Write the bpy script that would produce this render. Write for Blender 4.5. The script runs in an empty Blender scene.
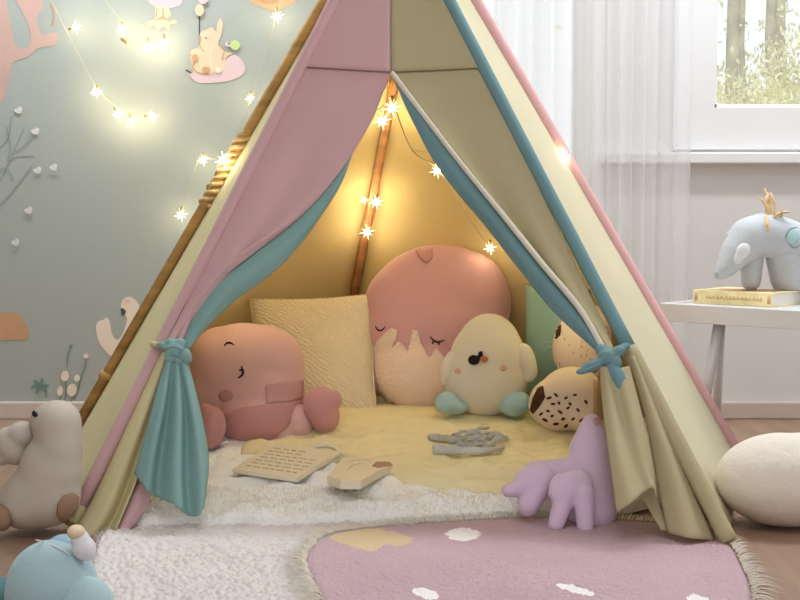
import bpy, bmesh, math, random
from mathutils import Vector, Matrix, Euler, noise, geometry
from mathutils.bvhtree import BVHTree

random.seed(7)
SC = bpy.context.scene
COL = SC.collection
PI = math.pi

# ------------------------------------------------------------------ camera
F = 1440.0
CAM = Vector((0.0, -2.58, 0.60))
PITCH = math.atan(100.0 / F)
FWD = Vector((0, math.cos(PITCH), -math.sin(PITCH)))
UPV = Vector((0, math.sin(PITCH), math.cos(PITCH)))


def ray(px, py):
    return FWD + Vector((1, 0, 0)) * ((px - 400.0) / F) + UPV * ((300.0 - py) / F)


def P(px, py, Y):
    d = ray(px, py)
    return CAM + d * ((Y - CAM.y) / d.y)


def G(px, py, z=0.0):
    d = ray(px, py)
    return CAM + d * ((z - CAM.z) / d.z)


def S(Y):
    return (Y - CAM.y) / F


def lerp(a, b, t):
    return a + (b - a) * t


def interp(tab, x):
    if x <= tab[0][0]:
        return tab[0][1]
    for (a, va), (b, vb) in zip(tab, tab[1:]):
        if x <= b:
            t = (x - a) / (b - a)
            t = t * t * (3 - 2 * t)
            return va + (vb - va) * t
    return tab[-1][1]


def hmat(Y):
    return interp([(0.0, 0.034), (0.30, 0.075), (0.62, 0.115), (1.0, 0.118)], Y)


def GM(px, py, lift=0.0):
    z = 0.06
    for _ in range(8):
        p = G(px, py, z + lift)
        z = hmat(p.y)
    return p


cam_data = bpy.data.cameras.new('camera')
cam = bpy.data.objects.new('camera', cam_data)
COL.objects.link(cam)
cam.location = CAM
cam.rotation_euler = (PI / 2 - PITCH, 0, 0)
cam_data.sensor_width = 36
cam_data.lens = 36 * F / 800
cam_data.clip_start = 0.05
SC.camera = cam


# --------------------------------------------------------------- materials
def C(r, g, b):
    def f(v):
        v /= 255.0
        return v / 12.92 if v <= 0.04045 else ((v + 0.055) / 1.055) ** 2.4
    return (f(r), f(g), f(b), 1.0)


def M(name, rgb, rough=0.9, bump=None, var=0.06, vscale=6.0, transl=0.0, sheen=0.0, spec=0.2, metal=0.0):
    m = bpy.data.materials.new(name)
    m.use_nodes = True
    nt = m.node_tree
    N, L = nt.nodes, nt.links
    b = N['Principled BSDF']
    out = N['Material Output']
    tc = N.new('ShaderNodeTexCoord')
    b.inputs['Roughness'].default_value = rough
    b.inputs['Specular IOR Level'].default_value = spec
    b.inputs['Metallic'].default_value = metal
    if sheen:
        b.inputs['Sheen Weight'].default_value = sheen
    c = C(*rgb)
    col_out = None
    if var:
        n = N.new('ShaderNodeTexNoise')
        n.inputs['Scale'].default_value = vscale
        n.inputs['Detail'].default_value = 4
        L.new(tc.outputs['Object'], n.inputs['Vector'])
        r = N.new('ShaderNodeValToRGB')
        r.color_ramp.elements[0].position = 0.3
        r.color_ramp.elements[1].position = 0.7
        r.color_ramp.elements[0].color = tuple(max(0, v * (1 - var)) for v in c[:3]) + (1,)
        r.color_ramp.elements[1].color = tuple(min(1, v * (1 + var)) for v in c[:3]) + (1,)
        L.new(n.outputs['Fac'], r.inputs['Fac'])
        col_out = r.outputs['Color']
        L.new(col_out, b.inputs['Base Color'])
    else:
        b.inputs['Base Color'].default_value = c
    if bump:
        kind, scale, strength = bump
        h = None
        if kind == 'noise':
            t = N.new('ShaderNodeTexNoise')
            t.inputs['Scale'].default_value = scale
            t.inputs['Detail'].default_value = 3
            L.new(tc.outputs['Object'], t.inputs['Vector'])
            h = t.outputs['Fac']
        elif kind == 'voronoi':
            t = N.new('ShaderNodeTexVoronoi')
            t.inputs['Scale'].default_value = scale
            L.new(tc.outputs['Object'], t.inputs['Vector'])
            h = t.outputs['Distance']
        elif kind == 'weave':
            ws = []
            for dr in ('X', 'Z'):
                t = N.new('ShaderNodeTexWave')
                t.bands_direction = dr
                t.inputs['Scale'].default_value = scale
                t.inputs['Distortion'].default_value = 0.6
                t.inputs['Detail Scale'].default_value = 3
                L.new(tc.outputs['Object'], t.inputs['Vector'])
                ws.append(t.outputs['Fac'])
            mm = N.new('ShaderNodeMath')
            mm.operation = 'ADD'
            L.new(ws[0], mm.inputs[0])
            L.new(ws[1], mm.inputs[1])
            h = mm.outputs[0]
        elif kind == 'ripple':
            t = N.new('ShaderNodeTexWave')
            t.bands_direction = 'DIAGONAL'
            t.inputs['Scale'].default_value = scale
            t.inputs['Distortion'].default_value = 6
            t.inputs['Detail'].default_value = 2
            t.inputs['Detail Scale'].default_value = 1.5
            L.new(tc.outputs['Object'], t.inputs['Vector'])
            h = t.outputs['Fac']
        bp = N.new('ShaderNodeBump')
        bp.inputs['Strength'].default_value = strength
        bp.inputs['Distance'].default_value = 0.003
        L.new(h, bp.inputs['Height'])
        L.new(bp.outputs['Normal'], b.inputs['Normal'])
    if transl:
        t = N.new('ShaderNodeBsdfTranslucent')
        if col_out:
            L.new(col_out, t.inputs['Color'])
        else:
            t.inputs['Color'].default_value = c
        mx = N.new('ShaderNodeMixShader')
        mx.inputs['Fac'].default_value = transl
        L.new(b.outputs[0], mx.inputs[1])
        L.new(t.outputs[0], mx.inputs[2])
        L.new(mx.outputs[0], out.inputs['Surface'])
    return m


def wood(name, rgb, scale=(3, 3, 40), var=0.25, rough=0.6):
    m = M(name, rgb, rough, None, var, 1.0)
    nt = m.node_tree
    tc = [n for n in nt.nodes if n.type == 'TEX_COORD'][0]
    ns = [n for n in nt.nodes if n.type == 'TEX_NOISE'][0]
    mp = nt.nodes.new('ShaderNodeMapping')
    mp.inputs['Scale'].default_value = scale
    nt.links.new(tc.outputs['Object'], mp.inputs['Vector'])
    nt.links.new(mp.outputs[0], ns.inputs['Vector'])
    return m


CANVAS = ('weave', 260, 0.10)
PLUSH = ('noise', 420, 0.35)
KNIT = ('weave', 150, 0.35)
m_pink = M('pink_canvas', (218, 178, 180), 0.9, CANVAS, 0.03, transl=0.12)
m_pinkw = M('warm_pink_canvas', (226, 178, 178), 0.9, CANVAS, 0.03)
m_beige = M('beige_canvas', (196, 184, 146), 0.9, CANVAS, 0.03, transl=0.12)
m_cream = M('cream_canvas', (222, 210, 164), 0.9, CANVAS, 0.03, transl=0.12)
m_pale = M('pale_cream_canvas', (230, 222, 192), 0.9, CANVAS, 0.02, transl=0.25)
m_teal = M('teal_canvas', (142, 178, 174), 0.9, CANVAS, 0.04, transl=0.1)
m_tealdk = M('deep_teal_canvas', (122, 158, 164), 0.9, CANVAS, 0.04, transl=0.1)
m_back = M('golden_canvas', (218, 196, 146), 0.9, CANVAS, 0.04, transl=0.12)
m_hem = M('seam_thread', (140, 112, 104), 0.9, None, 0)
m_hemb = M('olive_seam_thread', (140, 128, 96), 0.9, None, 0)
m_lightfold = M('light_hem_canvas', (222, 216, 198), 0.9, CANVAS, 0.02)
m_pole = wood('pale_pine', (190, 148, 88))
m_polein = wood('reddish_wood', (196, 140, 96))
m_cord = M('gold_cord', (196, 160, 96), 0.6, None, 0.1, 200)
m_twine = wood('raffia', (222, 190, 142), (60, 60, 60))
m_ppink = M('dusty_pink_plush', (226, 182, 178), 1.0, PLUSH, 0.05, sheen=0.3)
m_ppinkd = M('deep_pink_plush', (206, 150, 150), 1.0, PLUSH, 0.05, sheen=0.3)
m_patch = M('greyish_pink_felt', (204, 158, 156), 1.0, KNIT, 0.05)
m_patch2 = M('mauve_felt', (216, 166, 162), 1.0, KNIT, 0.05)
m_rose = M('rose_plush', (218, 168, 172), 1.0, PLUSH, 0.05, sheen=0.3)
m_shear = M('cream_sherpa', (242, 218, 200), 1.0, ('voronoi', 140, 0.6), 0.05)
m_creamp = M('cream_ripple_knit', (246, 230, 200), 1.0, ('ripple', 45, 0.8), 0.04)
m_bird = M('pale_mint_plush', (228, 220, 204), 1.0, PLUSH, 0.03, sheen=0.2)
m_birdt = M('soft_aqua_plush', (172, 204, 206), 1.0, PLUSH, 0.05, sheen=0.2)
m_tcush = M('sage_teal_plush', (150, 184, 176), 1.0, PLUSH, 0.06)
m_owl = M('oatmeal_plush', (238, 218, 200), 1.0, PLUSH, 0.05)
m_owlk = M('tan_rib_knit', (196, 158, 132), 1.0, KNIT, 0.06)
m_brown = M('brown_felt', (84, 54, 38), 1.0, PLUSH, 0.2, 60)
m_black = M('black_thread', (26, 22, 24), 0.5, None, 0)
m_orange = M('orange_felt', (196, 120, 76), 1.0, None, 0)
m_peach = M('peach_felt', (220, 178, 158), 1.0, None, 0)
m_duck = M('off_white_knit', (196, 184, 172), 1.0, ('weave', 180, 0.12), 0.03)
m_duckf = M('tan_knit', (164, 132, 108), 1.0, KNIT, 0.08)
m_aqua = M('aqua_velour', (170, 198, 204), 0.9, PLUSH, 0.04, sheen=0.3)
m_aquad = M('dark_aqua_velour', (112, 150, 156), 0.9, PLUSH, 0.04)
m_ltblue = M('light_blue_velour', (160, 190, 208), 0.9, PLUSH, 0.04)
m_egg = M('white_porcelain', (226, 224, 228), 0.4, None, 0)
m_knob = M('cream_wood', (226, 206, 176), 0.6, None, 0.08, 40)
m_pouf = M('ivory_sherpa', (238, 228, 216), 1.0, ('noise', 90, 0.5), 0.03)
m_lilac = M('lilac_plush', (224, 198, 220), 1.0, PLUSH, 0.04, sheen=0.4)
m_grey = M('dove_grey_plush', (196, 200, 206), 1.0, PLUSH, 0.04, sheen=0.2)
m_white = M('white_felt', (222, 222, 222), 1.0, None, 0)
m_gcloth = M('grey_knit', (208, 208, 202), 1.0, KNIT, 0.12, 30)
m_gclothd = M('dark_grey_knit', (194, 194, 190), 1.0, KNIT, 0.12, 30)
m_board = wood('birch_board', (236, 224, 198), (2, 2, 2), 0.06)
m_ink = M('brown_ink', (212, 188, 158), 0.8, None, 0)
m_fur = M('white_faux_fur', (252, 250, 246), 1.0, ('noise', 160, 0.8), 0.0)
m_furp = M('white_fur_pile', (252, 250, 246), 1.0, None, 0.0, transl=0.5)
m_blank = M('butter_yellow_blanket', (240, 226, 180), 1.0, ('noise', 90, 0.7), 0.05)
m_shag = M('ecru_boucle', (222, 214, 210), 1.0, ('noise', 200, 0.6), 0.04)
m_frg = M('cream_fringe', (214, 204, 188), 1.0, None, 0)
m_prug = M('pink_boucle', (194, 166, 172), 1.0, ('voronoi', 170, 0.7), 0.05)
m_yrug = M('yellow_boucle', (212, 188, 152), 1.0, ('voronoi', 170, 0.7), 0.05)
m_wrug = M('white_boucle', (244, 238, 236), 1.0, ('voronoi', 170, 0.7), 0.03)
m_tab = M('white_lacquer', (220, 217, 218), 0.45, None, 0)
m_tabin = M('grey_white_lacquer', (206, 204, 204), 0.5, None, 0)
m_bookc = M('yellow_cover', (240, 224, 168), 0.5, None, 0.15, 30)
m_booko = M('apricot_print', (220, 168, 142), 0.5, None, 0.2, 40)
m_bookp = M('cream_print', (244, 228, 190), 0.5, None, 0.1, 40)
m_page = M('paper', (240, 236, 228), 0.9, None, 0)
m_trim = M('white_paint', (232, 230, 230), 0.5, None, 0)
m_base = M('cream_paint', (206, 192, 180), 0.5, None, 0)
m_ceil = M('ceiling_paint', (240, 240, 238), 0.9, None, 0)


def ground_floor():
    m = wood('brown_oak_boards', (150, 122, 102), (14, 1.6, 1), 0.2, 0.5)
    return m


def wall_material():
    m = bpy.data.materials.new('mural_and_white_paint')
    m.use_nodes = True
    nt = m.node_tree
    N, L = nt.nodes, nt.links
    b = N['Principled BSDF']
    b.inputs['Roughness'].default_value = 0.9
    g = N.new('ShaderNodeNewGeometry')
    sx = N.new('ShaderNodeSeparateXYZ')
    L.new(g.outputs['Position'], sx.inputs[0])
    gt = N.new('ShaderNodeMath')
    gt.operation = 'GREATER_THAN'
    gt.inputs[1].default_value = 0.05
    L.new(sx.outputs['X'], gt.inputs[0])
    mx = N.new('ShaderNodeMix')
    mx.data_type = 'RGBA'
    mx.inputs['A'].default_value = C(171, 176, 170)
    mx.inputs['B'].default_value = C(226, 223, 222)
    L.new(gt.outputs[0], mx.inputs['Factor'])
    L.new(mx.outputs['Result'], b.inputs['Base Color'])
    n = N.new('ShaderNodeTexNoise')
    n.inputs['Scale'].default_value = 180
    L.new(g.outputs['Position'], n.inputs['Vector'])
    bp = N.new('ShaderNodeBump')
    bp.inputs['Strength'].default_value = 0.06
    bp.inputs['Distance'].default_value = 0.002
    L.new(n.outputs['Fac'], bp.inputs['Height'])
    L.new(bp.outputs['Normal'], b.inputs['Normal'])
    return m


def sheer_material():
    m = bpy.data.materials.new('sheer_voile')
    m.use_nodes = True
    nt = m.node_tree
    N, L = nt.nodes, nt.links
    N.remove(N['Principled BSDF'])
    out = N['Material Output']
    d = N.new('ShaderNodeBsdfDiffuse')
    d.inputs['Color'].default_value = C(246, 246, 248)
    t = N.new('ShaderNodeBsdfTranslucent')
    t.inputs['Color'].default_value = C(246, 246, 248)
    tr = N.new('ShaderNodeBsdfTransparent')
    a = N.new('ShaderNodeMixShader')
    a.inputs['Fac'].default_value = 0.35
    L.new(d.outputs[0], a.inputs[1])
    L.new(t.outputs[0], a.inputs[2])
    c = N.new('ShaderNodeMixShader')
    c.inputs['Fac'].default_value = 0.5
    L.new(a.outputs[0], c.inputs[1])
    L.new(tr.outputs[0], c.inputs[2])
    L.new(c.outputs[0], out.inputs['Surface'])
    return m


def glass_material():
    m = bpy.data.materials.new('window_glass')
    m.use_nodes = True
    nt = m.node_tree
    N, L = nt.nodes, nt.links
    N.remove(N['Principled BSDF'])
    tr = N.new('ShaderNodeBsdfTransparent')
    tr.inputs['Color'].default_value = (0.96, 0.97, 0.97, 1)
    gl = N.new('ShaderNodeBsdfGlossy')
    gl.inputs['Roughness'].default_value = 0.02
    c = N.new('ShaderNodeMixShader')
    c.inputs['Fac'].default_value = 0.04
    L.new(tr.outputs[0], c.inputs[1])
    L.new(gl.outputs[0], c.inputs[2])
    L.new(c.outputs[0], N['Material Output'].inputs['Surface'])
    return m


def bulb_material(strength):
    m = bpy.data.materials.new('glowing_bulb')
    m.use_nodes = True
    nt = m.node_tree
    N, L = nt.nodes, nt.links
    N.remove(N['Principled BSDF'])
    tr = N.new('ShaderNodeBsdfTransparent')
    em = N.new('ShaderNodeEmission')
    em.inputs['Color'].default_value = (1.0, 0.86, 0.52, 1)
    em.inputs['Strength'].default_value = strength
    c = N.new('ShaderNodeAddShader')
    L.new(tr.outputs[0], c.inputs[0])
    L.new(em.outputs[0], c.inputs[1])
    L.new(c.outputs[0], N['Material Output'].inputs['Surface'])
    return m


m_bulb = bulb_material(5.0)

# ----------------------------------------------------------------- linking
BV = {}


def root_loc(o):
    v = Vector((0, 0, 0))
    while o is not None:
        v += o.location
        o = o.parent
    return v


def link(name, me, mats, parent=None, smooth=True, origin=None):
    """me is in world coordinates; it is moved into the frame of its parent (or its own base)."""
    if not isinstance(mats, (list, tuple)):
        mats = [mats]
    mi = [p.material_index for p in me.polygons]
    me.materials.clear()
    for m in mats:
        me.materials.append(m)
    if any(mi):
        for p, i in zip(me.polygons, mi):
            p.material_index = i
    me.name = name
    ob = bpy.data.objects.new(name, me)
    COL.objects.link(ob)
    BV[ob.name] = BVHTree.FromPolygons([v.co.copy() for v in me.vertices], [tuple(p.vertices) for p in me.polygons])
    if parent is not None:
        ob.parent = parent
        me.transform(Matrix.Translation(-root_loc(parent)))
    else:
        if origin is None:
            xs = [v.co.x for v in me.vertices]
            ys = [v.co.y for v in me.vertices]
            zs = [v.co.z for v in me.vertices]
            origin = Vector(((min(xs) + max(xs)) / 2, (min(ys) + max(ys)) / 2, min(zs)))
        me.transform(Matrix.Translation(-origin))
        ob.location = origin
    if smooth:
        for p in me.polygons:
            p.use_smooth = True
    me.update()
    return ob


def tag(o, label, cat, group=None, kind=None):
    o['label'] = label
    o['category'] = cat
    if group:
        o['group'] = group
    if kind:
        o['kind'] = kind
    return o


def thing(name, label, cat, loc, group=None):
    o = bpy.data.objects.new(name, None)
    COL.objects.link(o)
    o.location = loc
    o.empty_display_size = 0.05
    return tag(o, label, cat, group)


def bm_mesh(bm):
    me = bpy.data.meshes.new('m')
    bm.to_mesh(me)
    bm.free()
    return me


def bake(me, mods):
    ob = bpy.data.objects.new('tmp', me)
    COL.objects.link(ob)
    for kind, kw in mods:
        md = ob.modifiers.new(kind, kind)
        for k, v in kw.items():
            setattr(md, k, v)
    dg = bpy.context.evaluated_depsgraph_get()
    dg.update()
    new = bpy.data.meshes.new_from_object(ob.evaluated_get(dg))
    bpy.data.objects.remove(ob)
    bpy.data.meshes.remove(me)
    return new


# ------------------------------------------------------------ mesh helpers
def box_bm(bm, c, size, rot=0.0, bev=0.0):
    r = bmesh.ops.create_cube(bm, size=1.0)
    vs = r['verts']
    bmesh.ops.scale(bm, vec=size, verts=vs)
    if bev:
        es = {e for v in vs for e in v.link_edges}
        rr = bmesh.ops.bevel(bm, geom=list(es), offset=bev, segments=2, affect='EDGES', profile=0.5)
        vs = list({v for f in rr['faces'] for v in f.verts} | {v for v in vs if v.is_valid})
    bmesh.ops.rotate(bm, verts=vs, cent=(0, 0, 0), matrix=Matrix.Rotation(rot, 3, 'Z'))
    bmesh.ops.translate(bm, verts=vs, vec=c)


def box(c, size, rot=0.0, bev=0.0):
    bm = bmesh.new()
    box_bm(bm, c, size, rot, bev)
    return bm_mesh(bm)


def E(px, py, Y, rx, rz, ry, rot=0.0):
    s = S(Y)
    return (P(px, py, Y), (rx * s, ry, rz * s), rot)


def blob_mesh(ells, voxel=0.006, smooth=8):
    bm = bmesh.new()
    for c, r, rot in ells:
        mt = Matrix.Translation(c) @ Matrix.Rotation(math.radians(-rot), 4, 'Y') @ Matrix.Diagonal((r[0], r[1], r[2], 1))
        bmesh.ops.create_icosphere(bm, subdivisions=4, radius=1.0, matrix=mt)
    me = bm_mesh(bm)
    return bake(me, [('REMESH', dict(mode='VOXEL', voxel_size=voxel)), ('SMOOTH', dict(factor=0.6, iterations=smooth))])


def blob(name, ells, m, parent=None, voxel=0.006, smooth=8):
    return link(name, blob_mesh(ells, voxel, smooth), m, parent)


def chain(pts, k=6):
    """ellipsoids along a path of (px, py, Y, r_px)"""
    out = []
    for a, b in zip(pts, pts[1:]):
        for i in range(k):
            t = i / k
            q = [lerp(u, v, t) for u, v in zip(a, b)]
            s = S(q[2])
            out.append((P(q[0], q[1], q[2]), (q[3] * s,) * 3, 0))
    q = pts[-1]
    out.append((P(q[0], q[1], q[2]), (q[3] * S(q[2]),) * 3, 0))
    return out


def catmull(pts, n):
    pts = [Vector(p) for p in pts]
    if len(pts) == 2:
        return [lerp(pts[0], pts[1], i / (n - 1)) for i in range(n)]
    q = [pts[0] * 2 - pts[1]] + pts + [pts[-1] * 2 - pts[-2]]
    dense = []
    for i in range(1, len(q) - 2):
        p0, p1, p2, p3 = q[i - 1:i + 3]
        for j in range(16):
            t = j / 16
            dense.append(0.5 * ((2 * p1) + (p2 - p0) * t + (2 * p0 - 5 * p1 + 4 * p2 - p3) * t * t + (3 * p1 - p0 - 3 * p2 + p3) * t ** 3))
    dense.append(pts[-1])
    acc = [0.0]
    for a, b in zip(dense, dense[1:]):
        acc.append(acc[-1] + (b - a).length)
    out, k = [], 0
    for i in range(n):
        s = acc[-1] * i / (n - 1)
        while k < len(acc) - 2 and acc[k + 1] < s:
            k += 1
        d = acc[k + 1] - acc[k]
        out.append(lerp(dense[k], dense[k + 1], 0 if d == 0 else min(1, (s - acc[k]) / d)))
    return out


def cloth_mesh(rails, n=40, mper=6, thick=0.0025, wob=0.0):
    R = [catmull(r, n) for r in rails]
    cols = mper * (len(R) - 1) + 1
    grid = []
    for i in range(n):
        row = [r[i] for r in R]
        q = [row[0] * 2 - row[1]] + row + [row[-1] * 2 - row[-2]]
        line = []
        for k in range(1, len(q) - 2):
            p0, p1, p2, p3 = q[k - 1:k + 3]
            for j in range(mper):
                t = j / mper
                line.append(0.5 * ((2 * p1) + (p2 - p0) * t + (2 * p0 - 5 * p1 + 4 * p2 - p3) * t * t + (3 * p1 - p0 - 3 * p2 + p3) * t ** 3))
        line.append(row[-1])
        if wob:
            line = [v + Vector((0, wob * noise.noise(v * 9), 0)) for v in line]
        grid.append(line)
    me = bpy.data.meshes.new('m')
    vs = [v for l in grid for v in l]
    fs = [(i * cols + j, i * cols + j + 1, (i + 1) * cols + j + 1, (i + 1) * cols + j) for i in range(n - 1) for j in range(cols - 1)]
    me.from_pydata(vs, [], fs)
    return bake(me, [('SOLIDIFY', dict(thickness=thick, offset=0.0))])


def cloth(name, rails, m, parent, **kw):
    return link(name, cloth_mesh(rails, **kw), m, parent)


def tube_bm(bm, pts, r, seg=10, caps=True):
    pts = [Vector(p) for p in pts]
    n = len(pts)
    rs = r if isinstance(r, (list, tuple)) else [r] * n
    t0 = (pts[1] - pts[0]).normalized()
    ref = Vector((0, 0, 1)) if abs(t0.z) < 0.9 else Vector((1, 0, 0))
    u = t0.cross(ref).normalized()
    rings = []
    for i, p in enumerate(pts):
        t = (pts[min(i + 1, n - 1)] - pts[max(i - 1, 0)]).normalized()
        u = (u - t * u.dot(t)).normalized()
        w = t.cross(u)
        rings.append([bm.verts.new(p + (u * math.cos(2 * PI * k / seg) + w * math.sin(2 * PI * k / seg)) * rs[i]) for k in range(seg)])
    for a, b in zip(rings, rings[1:]):
        for k in range(seg):
            bm.faces.new((a[k], a[(k + 1) % seg], b[(k + 1) % seg], b[k]))
    if caps:
        bm.faces.new(list(reversed(rings[0])))
        bm.faces.new(rings[-1])


def tube(pts, r, seg=10):
    bm = bmesh.new()
    tube_bm(bm, pts, r, seg)
    return bm_mesh(bm)


def inside(p, poly):
    c = False
    j = len(poly) - 1
    for i in range(len(poly)):
        if (poly[i][1] > p[1]) != (poly[j][1] > p[1]) and p[0] < (poly[j][0] - poly[i][0]) * (p[1] - poly[i][1]) / (poly[j][1] - poly[i][1]) + poly[i][0]:
            c = not c
        j = i
    return c


def tri_poly(poly, step):
    """triangulated polygon with interior points"""
    b = []
    for a, c in zip(poly, poly[1:] + poly[:1]):
        a, c = Vector(a), Vector(c)
        k = max(1, int((c - a).length / step))
        for i in range(k):
            b.append(a.lerp(c, i / k))
    n = len(b)
    pts = list(b)
    xs = [p[0] for p in b]
    ys = [p[1] for p in b]
    y = min(ys) + step * .5
    while y < max(ys):
        x = min(xs) + step * .5
        while x < max(xs):
            if inside((x, y), [tuple(q) for q in b]) and min((Vector((x, y)) - q).length for q in b) > step * .4:
                pts.append(Vector((x, y)))
            x += step
        y += step
    r = geometry.delaunay_2d_cdt(pts, [(i, (i + 1) % n) for i in range(n)], [], 1, 1e-6)
    return r[0], r[2]


def ell_poly(cx, cy, rx, ry, rot=0, n=20):
    a = math.radians(rot)
    return [(cx + rx * math.cos(t) * math.cos(a) - ry * math.sin(t) * math.sin(a), cy + rx * math.cos(t) * math.sin(a) + ry * math.sin(t) * math.cos(a)) for t in [2 * PI * i / n for i in range(n)]]


def hit(target, px, py):
    d = ray(px, py).normalized()
    h = BV[target.name].ray_cast(CAM, d)
    return (h[0], d) if h[0] is not None else (None, d)


def patch(name, polys, target, m, parent, off=0.002, step=3.0):
    """felt pieces sewn onto the surface of another mesh"""
    vs, fs = [], []
    for poly in polys:
        pv, pf = tri_poly([tuple(p) for p in poly], step)
        idx = {}
        for i, p in enumerate(pv):
            h, d = hit(target, p[0], p[1])
            if h is not None:
                idx[i] = len(vs)
                vs.append(h - d * off)
        for f in pf:
            if all(i in idx for i in f):
                q = [idx[i] for i in f]
                if max((vs[q[0]] - vs[q[1]]).length, (vs[q[1]] - vs[q[2]]).length, (vs[q[2]] - vs[q[0]]).length) < 0.03:
                    fs.append(q)
    me = bpy.data.meshes.new('m')
    me.from_pydata(vs, [], fs)
    bm = bmesh.new()
    bm.from_mesh(me)
    bmesh.ops.recalc_face_normals(bm, faces=bm.faces)
    bm.to_mesh(me)
    bm.free()
    me = bake(me, [('SOLIDIFY', dict(thickness=off * 1.6, offset=0.0))])
    return link(name, me, m, parent)


def stroke(name, lines, target, m, parent, r=0.0015, off=0.0005):
    bm = bmesh.new()
    for ln in lines:
        dense = catmull([Vector((a, b, 0)) for a, b in ln], max(6, 4 * len(ln)))
        pts = []
        for p in dense:
            h, d = hit(target, p.x, p.y)
            if h is not None:
                q = h - d * off
                if not pts or (q - pts[-1]).length > 1e-5:
                    pts.append(q)
        if len(pts) > 2:
            k = len(pts)
            tube_bm(bm, pts, [r * (0.35 + 0.65 * math.sin(PI * (i + .5) / k)) for i in range(k)], 6)
    return link(name, bm_mesh(bm), m, parent)


def absorb(target, part):
    """a printed or stitched pattern becomes faces of the part it sits on"""
    me = target.data
    k = len(me.materials)
    me.materials.append(part.data.materials[0])
    bm = bmesh.new()
    bm.from_mesh(me)
    n = len(bm.faces)
    bm.from_mesh(part.data)
    bm.faces.ensure_lookup_table()
    for f in bm.faces[n:]:
        f.material_index = k
        f.smooth = True
    bm.to_mesh(me)
    bm.free()
    bpy.data.objects.remove(part)


def pillow_mesh(c, thick, n=30, pinch=0.05):
    """c: top-left, top-right, bottom-right, bottom-left corners"""
    tl, tr, br, bl = c
    nrm = (tr - tl).cross(bl - tl).normalized()
    if nrm.y > 0:
        nrm = -nrm
    vs, fs = [], []
    for side in (1, -1):
        for i in range(n + 1):
            for j in range(n + 1):
                u, v = j / n, i / n
                uu = u + pinch * (0.5 - u) * 2 * (4 * v * (1 - v)) * 0.5
                vv = v + pinch * (0.5 - v) * 2 * (4 * u * (1 - u)) * 0.5
                p = lerp(lerp(tl, tr, uu), lerp(bl, br, uu), vv)
                b = (max(0, math.sin(PI * u) * math.sin(PI * v))) ** 0.45
                w = 1 + 0.10 * noise.noise(Vector((u * 4, v * 4, 3.3)))
                vs.append(p + nrm * side * thick * b * w)
    o = (n + 1) ** 2
    for i in range(n):
        for j in range(n):
            a = i * (n + 1) + j
            f = (a, a + 1, a + n + 2, a + n + 1)
            fs.append(f)
            fs.append(tuple(o + k for k in reversed(f)))
    me = bpy.data.meshes.new('m')
    me.from_pydata(vs, [], fs)
    bm = bmesh.new()
    bm.from_mesh(me)
    bmesh.ops.remove_doubles(bm, verts=bm.verts, dist=1e-5)
    bmesh.ops.recalc_face_normals(bm, faces=bm.faces)
    bm.to_mesh(me)
    bm.free()
    return me


def smooth_loop(pts, n):
    q = [Vector((p[0], p[1], 0)) for p in pts]
    k = len(q)
    d = []
    for i in range(k):
        p0, p1, p2, p3 = q[i - 1], q[i], q[(i + 1) % k], q[(i + 2) % k]
        for j in range(12):
            t = j / 12
            d.append(0.5 * ((2 * p1) + (p2 - p0) * t + (2 * p0 - 5 * p1 + 4 * p2 - p3) * t * t + (3 * p1 - p0 - 3 * p2 + p3) * t ** 3))
    acc = [0]
    for a, b in zip(d, d[1:] + d[:1]):
        acc.append(acc[-1] + (b - a).length)
    d.append(d[0])
    out, j = [], 0
    for i in range(n):
        s = acc[-1] * i / n
        while acc[j + 1] < s:
            j += 1
        out.append(lerp(d[j], d[j + 1], (s - acc[j]) / max(1e-9, acc[j + 1] - acc[j])))
    return out


def disc_mesh(outline, zfun, n=160, rings=50, zbot=0.0, edge=0.06):
    """a soft sheet with a closed outline; zfun(x, y, q) with q = 1 inside .. 0 at the rim"""
    lp = smooth_loop(outline, n)
    c = sum(lp, Vector((0, 0, 0))) / n
    vs, fs = [], []
    for k in range(rings + 1):
        f = 1 - (k / rings)
        f = 1 - (1 - f) ** 1.0
        for p in lp:
            v = c + (p - c) * f
            q = min(1, (1 - f) / edge)
            q = math.sqrt(max(0, 1 - (1 - q) ** 2))
            vs.append((v.x, v.y, zfun(v.x, v.y, q)))
    for k in range(rings):
        for i in range(n):
            fs.append((k * n + i, k * n + (i + 1) % n, (k + 1) * n + (i + 1) % n, (k + 1) * n + i))
    b = len(vs)
    for p in lp:
        vs.append((p.x, p.y, zbot if not callable(zbot) else zbot(p.x, p.y)))
    for i in range(n):
        fs.append((b + i, b + (i + 1) % n, (i + 1) % n, i))
    me = bpy.data.meshes.new('m')
    me.from_pydata(vs, [], fs)
    bm = bmesh.new()
    bm.from_mesh(me)
    bmesh.ops.remove_doubles(bm, verts=bm.verts, dist=1e-6)
    bmesh.ops.recalc_face_normals(bm, faces=bm.faces)
    bm.to_mesh(me)
    bm.free()
    return me


def tufts_mesh(spots, length, width, lean=0.6, segs=3, droop=0.6):
    vs, fs = [], []
    for p, base in spots:
        a = random.uniform(0, 2 * PI)
        d = (Vector((math.cos(a), math.sin(a), 0)) * lean * random.uniform(.3, 1) + base)
        side = Vector((-d.y, d.x, 0))
        if side.length < 1e-4:
            side = Vector((1, 0, 0))
        side = side.normalized()
        L = length * random.uniform(.6, 1.2)
        i0 = len(vs)
        q = Vector(p)
        dd = (d + Vector((0, 0, 1))).normalized()
        for s in range(segs + 1):
            w = width * (1 - s / segs * 0.85)
            vs.append(q - side * w)
            vs.append(q + side * w)
            q = q + dd * (L / segs)
            dd = (dd + Vector((d.x, d.y, -droop)) * 0.25).normalized()
        for s in range(segs):
            k = i0 + 2 * s
            fs.append((k, k + 1, k + 3, k + 2))
    me = bpy.data.meshes.new('m')
    me.from_pydata(vs, [], fs)
    return me


exec_parts = []
# ==================================================================== room
YW = 1.35


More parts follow.
